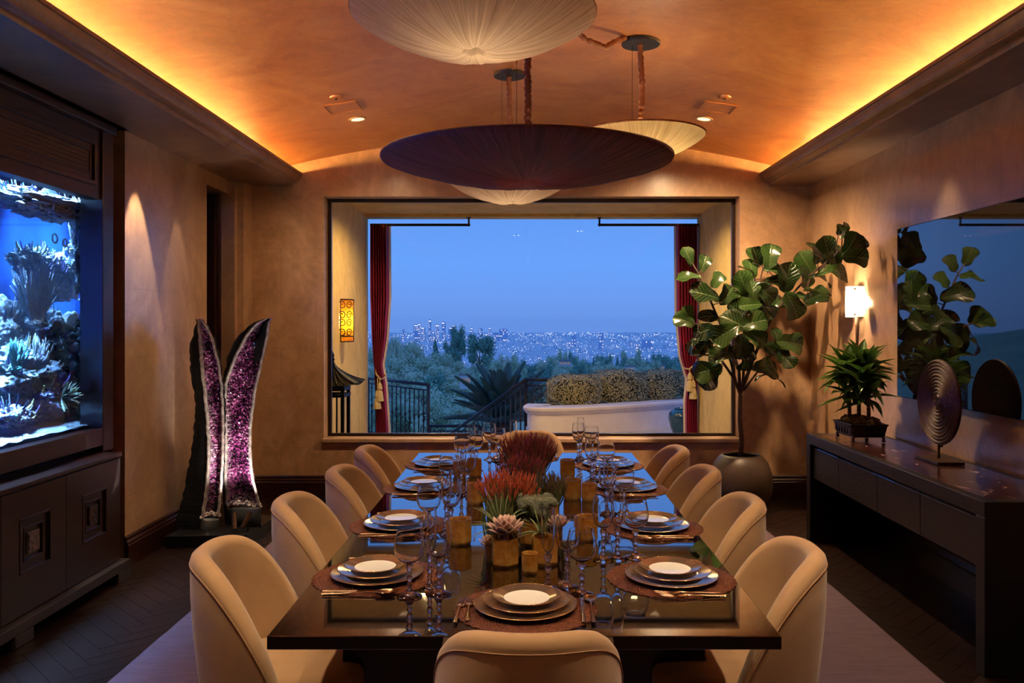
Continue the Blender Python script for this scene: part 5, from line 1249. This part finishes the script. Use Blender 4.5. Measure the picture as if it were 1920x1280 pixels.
# wrought iron railings
def scroll(mb, c, r, a0, turns, ax, rad=.008, n=26):
    pts = []
    for i in range(n+1):
        q = i/n; rr_ = r*(1-.82*q); a = a0+turns*2*PI*q; pts.append(c+ax*(rr_*math.cos(a))+Vector((0, 0, rr_*math.sin(a))))
    mb.tube(pts, rad, 5)
def railing(name, label, a, b, h, nb, scrolls=(), endpost=True):
    a, b = Vector(a), Vector(b); t = thing(name, label, 'railing', a); d = b-a; ax = Vector((d.x, d.y, 0)).normalized()
    MB().tube([Vector((0, 0, h)), d+Vector((0, 0, h))], .026, 8).build('handrail', IRON, t, True); MB().tube([Vector((0, 0, h-.09)), d+Vector((0, 0, h-.09))], .012, 6).build('upper_rail', IRON, t, True); MB().tube([Vector((0, 0, .10)), d+Vector((0, 0, .10))], .014, 6).build('lower_rail', IRON, t, True)
    for k in range(nb+1):
        p = d*(k/nb); post = endpost and k in (0, nb); mb = MB().tube([p+Vector((0, 0, .0 if post else .10)), p+Vector((0, 0, h-.0 if post else h-.09))], .026 if post else .011, 8)
        if not post:
            for zz in ((.45, .55) if k % 3 == 1 else (.5,)): mb.lathe([(.011, -.03), (.020, -.015), (.020, .015), (.011, .03)], 8, p+Vector((0, 0, h*zz)))
        mb.build('post' if post else 'baluster', IRON, t, True)
    for q, z, r, a0, tn in scrolls:
        mb = MB(); scroll(mb, d*q+Vector((0, 0, z)), r, a0, tn, ax); mb.build('scroll', IRON, t, True)
    return t
railing('iron_railing', 'black wrought iron balcony railing beyond the left curtain', P(690, 740, 14.8).xy.to_3d()+Vector((0, 0, -.46)), P(803, 740, 13.2).xy.to_3d()+Vector((0, 0, -.46)), 1.04, 14,
        [(.93, .75, .10, 0, 1.2), (.96, .52, .08, PI, -1.3), (.92, .30, .09, 0, 1.3), (.80, .20, .07, PI, 1.2), (.86, .16, .06, 0, -1.2), (.72, .16, .06, 0, 1.2)])
railing('iron_railing', 'low far wrought iron railing across the lower terrace', P(806, 800, 15.1).xy.to_3d()+Vector((0, 0, -.86)), P(900, 800, 15.1).xy.to_3d()+Vector((0, 0, -.86)), .56, 14)
pa, pb = P(842, 815, 14.8), P(986, 711, 12.6); hgt = .98
railing('stair_railing', 'sloping blue black stair railing rising towards the white planter', pa-Vector((0, 0, hgt)), pb-Vector((0, 0, hgt)), hgt, 17)
sx0, sx1 = pb, P(1030, 708, 12.5)
railing('iron_railing', 'short level railing with scrollwork at the left end of the hedge', sx0-Vector((0, 0, .98)), Vector((sx1.x, sx1.y, sx0.z-.98)), .98, 3, [(.2, .66, .09, 0, 1.3), (.75, .66, .09, PI, -1.3), (.25, .45, .09, PI/2, 1.3), (.7, .45, .09, PI/2, -1.3), (.5, .80, .07, -PI/2, 1.2)])
railing('iron_railing', 'dark railing behind the hedge near the right curtain', P(1160, 700, 15.5)-Vector((0, 0, .98)), P(1300, 698, 15.5)-Vector((0, 0, .98)), .98, 12)
# sago palm
SAGO = mat('sago_frond', (44, 72, 72), (78, 108, 98), 3, rough=.4)
t = thing('sago_palm', 'large sago palm with stiff fronds below the stair railing', 'palm', P(942, 806, 15.6)); rr = random.Random(9)
def frond(seed, L_=1.5):
    mb = MB(); 
    def sp(q): return Vector((0, L_*q*(1-.12*q), L_*(.06*q-.13*q*q)))
    mb.tube([sp(i/8) for i in range(9)], [.016-.012*i/8 for i in range(9)], 5)
    for k in range(54):
        q = .10+.90*k/54; p = sp(q); le = .24*math.sin(PI*min(1, .25+q*.72))+.02
        for s in (-1, 1):
            e_ = p+Vector((s*le*.62, le*.70, le*.34)); w = Vector((0, .017, 0)); m_ = p.lerp(e_, .5)
            mb.add([p-w, p+w, m_+w, e_, m_-w], [(0, 1, 2, 3, 4)])
    return mb
fsrc = frond(1).build('frond', SAGO, t); first = True
for k in range(54):
    a = k*2.39996; el = math.radians(80-74*(k/54)**1.25+rr.uniform(-5, 5)); s = rr.uniform(.75, 1.0)*(.85 if k < 10 else 1)
    Mx = Matrix.Translation((0, 0, .1)) @ Matrix.Rotation(a, 4, 'Z') @ Matrix.Rotation(el, 4, 'X') @ Matrix.Scale(s, 4)
    if first: fsrc.matrix_local = Mx; first = False
    else: inst(fsrc, t, Mx)
MB().lathe([(.001, -.9), (.17, -.9), (.19, -.3), (.20, .05), (.12, .14), (.001, .16)], 18, mod=lambda i, r: 1+.08*(i % 2)).build('trunk', BARK, t)

# ================================================================== HILLSIDE, TREES, CITY
KH = 3.5
def ground_z(x, y):
    return max(-139.5, H+(ground_0(x/KH, y/KH)-H)*KH)
def ground_0(x, y):
    if y < 40: base = -3.2-(y-16)*.12
    elif y < 420: base = -6.1-(y-40)*.060
    elif y < 900: base = -28.9-(y-420)*.20
    else: base = max(-140, -124.9-(y-900)*.05)
    if 20 < y < 420 and x < 0: base += min(14, -x*.16)*smooth01((y-20)/90)
    return base
HILL = mat('hazed_hill_scrub', (140, 158, 132), (170, 180, 150), .05, rough=1)  # scrub lightened so its colour carries part of the haze
hg = MB(); yl = [15.2, 18, 24, 32, 42, 55, 75, 100, 135, 180, 240, 320, 420, 540, 700, 900, 1200]
hg.grid([[(u*30, 15.25, -3.4) for u in [-1+i/12 for i in range(25)]]]+[[(u*y*KH*1.3, y*KH, ground_z(u*y*KH*1.3, y*KH)-.6) for u in [-1+i/12 for i in range(25)]] for y in yl])
struct(hg.build('ground_hillside', HILL, smooth=True))
cp = MB(); cp.grid([[(u*y*1.3, y, -140+(y-1200)*0) for u in (-1, -.5, 0, .5, 1)] for y in (1150, 2500, 5000, 9000, 13500)])
struct(cp.build('ground_city', mat('hazed_city_ground', (186, 190, 202), (216, 216, 222), .004, rough=1, detail=12)))  # ground colour paled to stand in for haze over the plain
LEAFY = [mat('hazed_grey_green_foliage', (160, 178, 148), (198, 206, 172), .9, rough=.8), mat('hazed_green_foliage', (96, 142, 128), (132, 172, 146), .9, rough=.8), mat('hazed_olive_foliage', (186, 190, 160), (212, 210, 182), .9, rough=.8)]  # crowns paler than real leaves, haze worked into the base colour
TRK = mat('pale_trunk', (120, 104, 90), (150, 134, 116), .8, rough=.9)
def tree_mesh(kind, seed, leaf, leaves=2600):
    rr = random.Random(seed); fo = MB(); tr_ = MB(); blobs = []
    if kind == 'round':
        for k in range(16): blobs.append((Vector((rr.gauss(0, .25), rr.gauss(0, .25), .62+rr.gauss(0, .17))), rr.uniform(.13, .24)))
    elif kind == 'pine':
        for k in range(13): blobs.append((Vector((rr.uniform(-.22, .22), rr.uniform(-.22, .22), rr.uniform(.55, 1.0))), rr.uniform(.08, .14)))
    else:
        for k in range(14): q = k/13; blobs.append((Vector((rr.uniform(-.03, .03), rr.uniform(-.03, .03), .12+.85*q)), .20*(1-q)**.8+.02))
    for k in range(leaves):
        c0, r = rr.choice(blobs); v = Vector((rr.gauss(0, 1), rr.gauss(0, 1), rr.gauss(0, 1))).normalized(); c = c0+v*r*rr.uniform(.62, 1.16)
        nrm = (v+Vector((rr.uniform(-.7, .7), rr.uniform(-.7, .7), rr.uniform(-.3, .7)))).normalized(); a = nrm.orthogonal().normalized(); b = nrm.cross(a); s = leaf*rr.uniform(.6, 1.3)
        fo.add([c-a*s, c-b*s*.7, c+a*s, c+b*s*.7], [(0, 1, 2, 3)])
    for c0, r in blobs: fo.ico(c0, r*.66, 1, (1, 1, 1), .2, 3, seed)
    tr_.tube([(0, 0, -.05), (.012, 0, .3), (-.01, .01, .6), (0, 0, .8)], [.026, .02, .015, .008], 7)
    for c0, r in blobs[:6]: tr_.tube([(0, 0, .35+.2*rr.random()), c0], [.011, .004], 5)
    return fo, tr_
TS = {}
def tree(kind, mi, x, y, h, wd, label, group=None, zoff=0, seed=0, name='hillside_tree'):
    key = (kind, mi, seed % 3); z = ground_z(x, y)+zoff
    t = thing(name, label, 'tree', (x, y, z), R.uniform(0, 6), group); t.scale = (wd, wd, h)
    if key not in TS:
        fo, tr_ = tree_mesh(kind, 100+seed % 3+7*mi, .027 if kind != 'pine' else .021); TS[key] = (fo.build('crown', LEAFY[mi], t), tr_.build('trunk', TRK, t, True))
        tag(TS[key][0], kind='stuff')
    else:
        for s in TS[key]: c = s.copy(); COL.objects.link(c); c.parent = t
    return t
def tree_px(kind, mi, px, ptop, y, wpx, hfac, label, group=None, seed=0, name='hillside_tree'):
    y = y*KH; x = (px-VX)*y/F; ztop = H-(ptop-VY)*y/F; wd = wpx*y/F/ (.95 if kind == 'round' else .6 if kind == 'pine' else .42); zg = ground_z(x, y)
    h = max(ztop-zg, wd*.5)
    return tree(kind, mi, x, y, h/(.98 if kind != 'round' else 1.0), wd, label, group, ztop-h-zg, seed, name)
tree_px('pine', 1, 858, 624, 150, 34, 1, 'tall dark pine left of centre on the hillside', name='pine_tree'); tree_px('pine', 1, 900, 632, 165, 52, 1, 'broad dark pine right of the tallest hillside pine', seed=1, name='pine_tree'); tree_px('pine', 1, 842, 645, 158, 24, 1, 'lower dark pine left of the tallest pine', seed=2, name='pine_tree')
tree_px('cone', 1, 816, 638, 170, 22, 1, 'narrow dark cypress on the left hillside', name='cypress'); tree_px('round', 2, 738, 620, 120, 22, 1, 'thin olive tree beside the left curtain', seed=1)
rr = random.Random(77)
ORD = 'first second third fourth fifth sixth seventh eighth ninth tenth eleventh twelfth thirteenth fourteenth fifteenth sixteenth seventeenth eighteenth nineteenth twentieth twenty-first twenty-second twenty-third twenty-fourth twenty-fifth twenty-sixth twenty-seventh twenty-eighth twenty-ninth thirtieth'.split()
def bulk(n, xs, tops, ys, ws, kinds, label, group):
    for k in range(n):
        px = xs[0]+(xs[1]-xs[0])*(k+rr.uniform(.1, .9))/n; u = (px-xs[0])/(xs[1]-xs[0]); tp = tops[0]+(tops[1]-tops[0])*u+rr.uniform(-7, 7); y = rr.uniform(*ys)
        kd, mi = rr.choice(kinds); tree_px(kd, mi, px, tp, y, rr.uniform(*ws)*(.5 if kd == 'cone' else 1), 1, '%s from the left, %s' % (ORD[k], label), group, rr.randrange(3))
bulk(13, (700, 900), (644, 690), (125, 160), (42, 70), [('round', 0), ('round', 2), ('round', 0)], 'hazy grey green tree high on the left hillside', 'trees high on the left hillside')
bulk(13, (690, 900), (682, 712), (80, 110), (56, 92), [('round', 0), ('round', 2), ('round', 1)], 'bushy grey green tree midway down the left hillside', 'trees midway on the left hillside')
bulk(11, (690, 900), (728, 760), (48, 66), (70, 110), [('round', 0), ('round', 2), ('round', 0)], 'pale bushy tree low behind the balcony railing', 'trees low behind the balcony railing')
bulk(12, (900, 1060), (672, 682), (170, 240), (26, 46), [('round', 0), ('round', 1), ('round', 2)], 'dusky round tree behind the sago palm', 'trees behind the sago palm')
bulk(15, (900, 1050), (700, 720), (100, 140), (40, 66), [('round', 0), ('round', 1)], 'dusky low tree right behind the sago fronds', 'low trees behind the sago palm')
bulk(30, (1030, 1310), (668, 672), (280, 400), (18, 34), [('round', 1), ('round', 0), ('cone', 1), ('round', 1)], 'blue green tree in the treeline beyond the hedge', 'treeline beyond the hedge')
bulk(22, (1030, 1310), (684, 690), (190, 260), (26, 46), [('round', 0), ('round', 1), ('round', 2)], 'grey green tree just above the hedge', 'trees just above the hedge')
# houses among the trees
HW = mat('white_house_wall', (206, 200, 204), rough=.8); HR = mat('house_roof', (120, 104, 104), rough=.8); HG = mat('house_glass', (40, 60, 80), rough=.1, emit=(255, 200, 130), estr=.25)
def house(px, py, y, wpx, label, storey=3.2):
    y = y*KH; p = P(px, py, y); w = wpx*y/F; t = thing('house', label, 'house', (p.x, y, p.z), R.uniform(-.4, .4)); hh = storey
    MB().box((-w/2, -w*.3, -1.2), (w/2, w*.3, hh)).build('wall', HW, t); MB().prism([(-w*.35, hh), (w*.35, hh), (0, hh+w*.14)], -w*.56, w*.56, 'x').build('roof', HR, t)
    for k in range(4): MB().box((-w*.4+k*w*.22, -w*.3-.06, .8), (-w*.4+k*w*.22+w*.12, -w*.3+.02, 2.3)).build('window', HG, t)
house(742, 772, 64, 44, 'white pool house behind the balcony balusters'); house(1182, 694, 210, 16, 'small white house above the middle of the hedge'); house(1236, 692, 215, 20, 'small pinkish house above the hedge near the right curtain'); house(1060, 684, 200, 22, 'pale house roof among the trees beyond the sago palm'); house(872, 722, 78, 20, 'blue roofed house half hidden by the sago palm')
# evening haze over the valley
hm = bpy.data.materials.new('evening_haze'); hm.use_nodes = True; ht = hm.node_tree; ht.nodes.clear()
hv_ = N(ht, 'ShaderNodeVolumeScatter'); hv_.inputs['Color'].default_value = (.86, .92, 1, 1); hv_.inputs['Density'].default_value = 1/32000; hv_.inputs['Anisotropy'].default_value = .3
ht.links.new(hv_.outputs[0], N(ht, 'ShaderNodeOutputMaterial').inputs['Volume'])
tag(MB().box((-9500, 60, -150), (9500, 13800, 60)).build('haze', hm), 'blue evening haze lying over the valley and the city', 'haze', kind='stuff')
# city
def slab(px, ptop, pbot, wpx, label, m, group=None, lit=.3):
    zg = -140.0; y = (H-zg)*F/(pbot-VY); w = wpx*y/F; h = (pbot-ptop)*y/F
    t = thing('tower', label, 'skyscraper', ((px-VX)*y/F, y, zg), R.uniform(-.3, .3), group)
    MB().box((-w/2, -w*.35, 0), (w/2, w*.35, h)).build('shaft', m, t); MB().box((-w*.3, -w*.2, h), (w*.3, w*.2, h*1.04)).build('rooftop', m, t)
    mb = MB(); n = max(3, int(h/16))
    for k in range(n):
        for j in range(5):
            if R.random() < lit: x = -w/2+w*(j+.2)/5; z = h*(k+.3)/n; mb.box((x, -w*.35-1, z), (x+w*.11, -w*.35+.2, z+h/n*.4))
    if mb.f: tag(mb.build('lit_windows', CITYL, t), kind='stuff')
    if ptop < 616:
        MB().box((-w*.34, -w*.37, h*.93), (w*.34, w*.37, h*.98)).build('crown_light', CITYW, t)
CITYL = mat('city_window_light', (255, 230, 200), emit=(255, 232, 210), estr=1.3); CITYW = mat('crown_light', (255, 255, 255), emit=(240, 240, 255), estr=1.3); CITYS = mat('city_lamp', (255, 240, 220), emit=(250, 240, 236), estr=2.2)
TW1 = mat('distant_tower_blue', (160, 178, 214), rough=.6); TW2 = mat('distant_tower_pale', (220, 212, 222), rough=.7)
G = 'downtown skyscrapers'
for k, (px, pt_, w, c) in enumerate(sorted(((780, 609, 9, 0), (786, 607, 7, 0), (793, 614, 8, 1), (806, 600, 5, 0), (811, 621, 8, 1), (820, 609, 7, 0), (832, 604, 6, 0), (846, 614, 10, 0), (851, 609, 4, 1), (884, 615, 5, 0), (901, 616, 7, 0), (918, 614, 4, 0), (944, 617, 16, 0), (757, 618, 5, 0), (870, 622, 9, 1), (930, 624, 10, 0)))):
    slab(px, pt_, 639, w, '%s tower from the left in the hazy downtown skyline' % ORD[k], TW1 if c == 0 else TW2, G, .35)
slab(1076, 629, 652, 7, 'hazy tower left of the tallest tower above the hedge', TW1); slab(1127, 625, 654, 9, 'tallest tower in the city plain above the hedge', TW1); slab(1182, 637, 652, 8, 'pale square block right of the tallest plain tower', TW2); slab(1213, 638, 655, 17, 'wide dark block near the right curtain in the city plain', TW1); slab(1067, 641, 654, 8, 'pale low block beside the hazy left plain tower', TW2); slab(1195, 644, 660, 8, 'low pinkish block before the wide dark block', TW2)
rr = random.Random(99); lo1, lo2, lg = MB(), MB(), MB()
for k in range(5200):
    pb_ = 621+70*rr.random()**1.5; y = (H+140)*F/(pb_-VY)
    if y > 13000: continue
    px = rr.uniform(690, 1330); x = (px-VX)*y/F; w = rr.uniform(1.2, 6)*y/F*(.6 if pb_ < 640 else 1); h = rr.uniform(.4, 2.2)*y/F*(1.6 if rr.random() < .08 else 1)
    (lo1 if rr.random() < .5 else lo2).box((x-w/2, y-w/3, -141), (x+w/2, y+w/3, -140+h))
for k in range(420):
    pb_ = rr.uniform(644, 674); y = (H+140)*F/(pb_-VY); x = (rr.uniform(880, 1320)-VX)*y/F; w = rr.uniform(4, 12)*y/F; h = rr.uniform(1.5, 5.5)*y/F
    lo1.box((x-w/2, y-w/3, -141), (x+w/2, y+w/3, -140+h))
for k in range(2600):
    pb_ = 622+64*rr.random()**1.7; y = (H+125)*F/(pb_-VY); px = rr.uniform(690, 1330)
    if y > 12500 or mnoise.noise(Vector((px*.02, pb_*.15, 0))) < -.12: continue
    x = (px-VX)*y/F; s = rr.uniform(.22, .60)*y/F*(1.5 if rr.random() < .04 else 1); lg.box((x-s, y-s, -126), (x+s, y+s, -126+s*1.3))
tag(lo1.build('city_blocks', mat('hazed_city_block_pale', (232, 226, 232), rough=.8)), 'pale low city buildings spread over the distant plain', 'city', kind='stuff'); tag(lo2.build('city_blocks', mat('city_block_grey', (176, 182, 200), rough=.8)), 'grey blue low city buildings spread over the distant plain', 'city', kind='stuff'); tag(lg.build('city_lights', CITYS), 'twinkling street lights scattered over the city plain', 'lights', kind='stuff')  # pale block colour raised to imitate distance haze
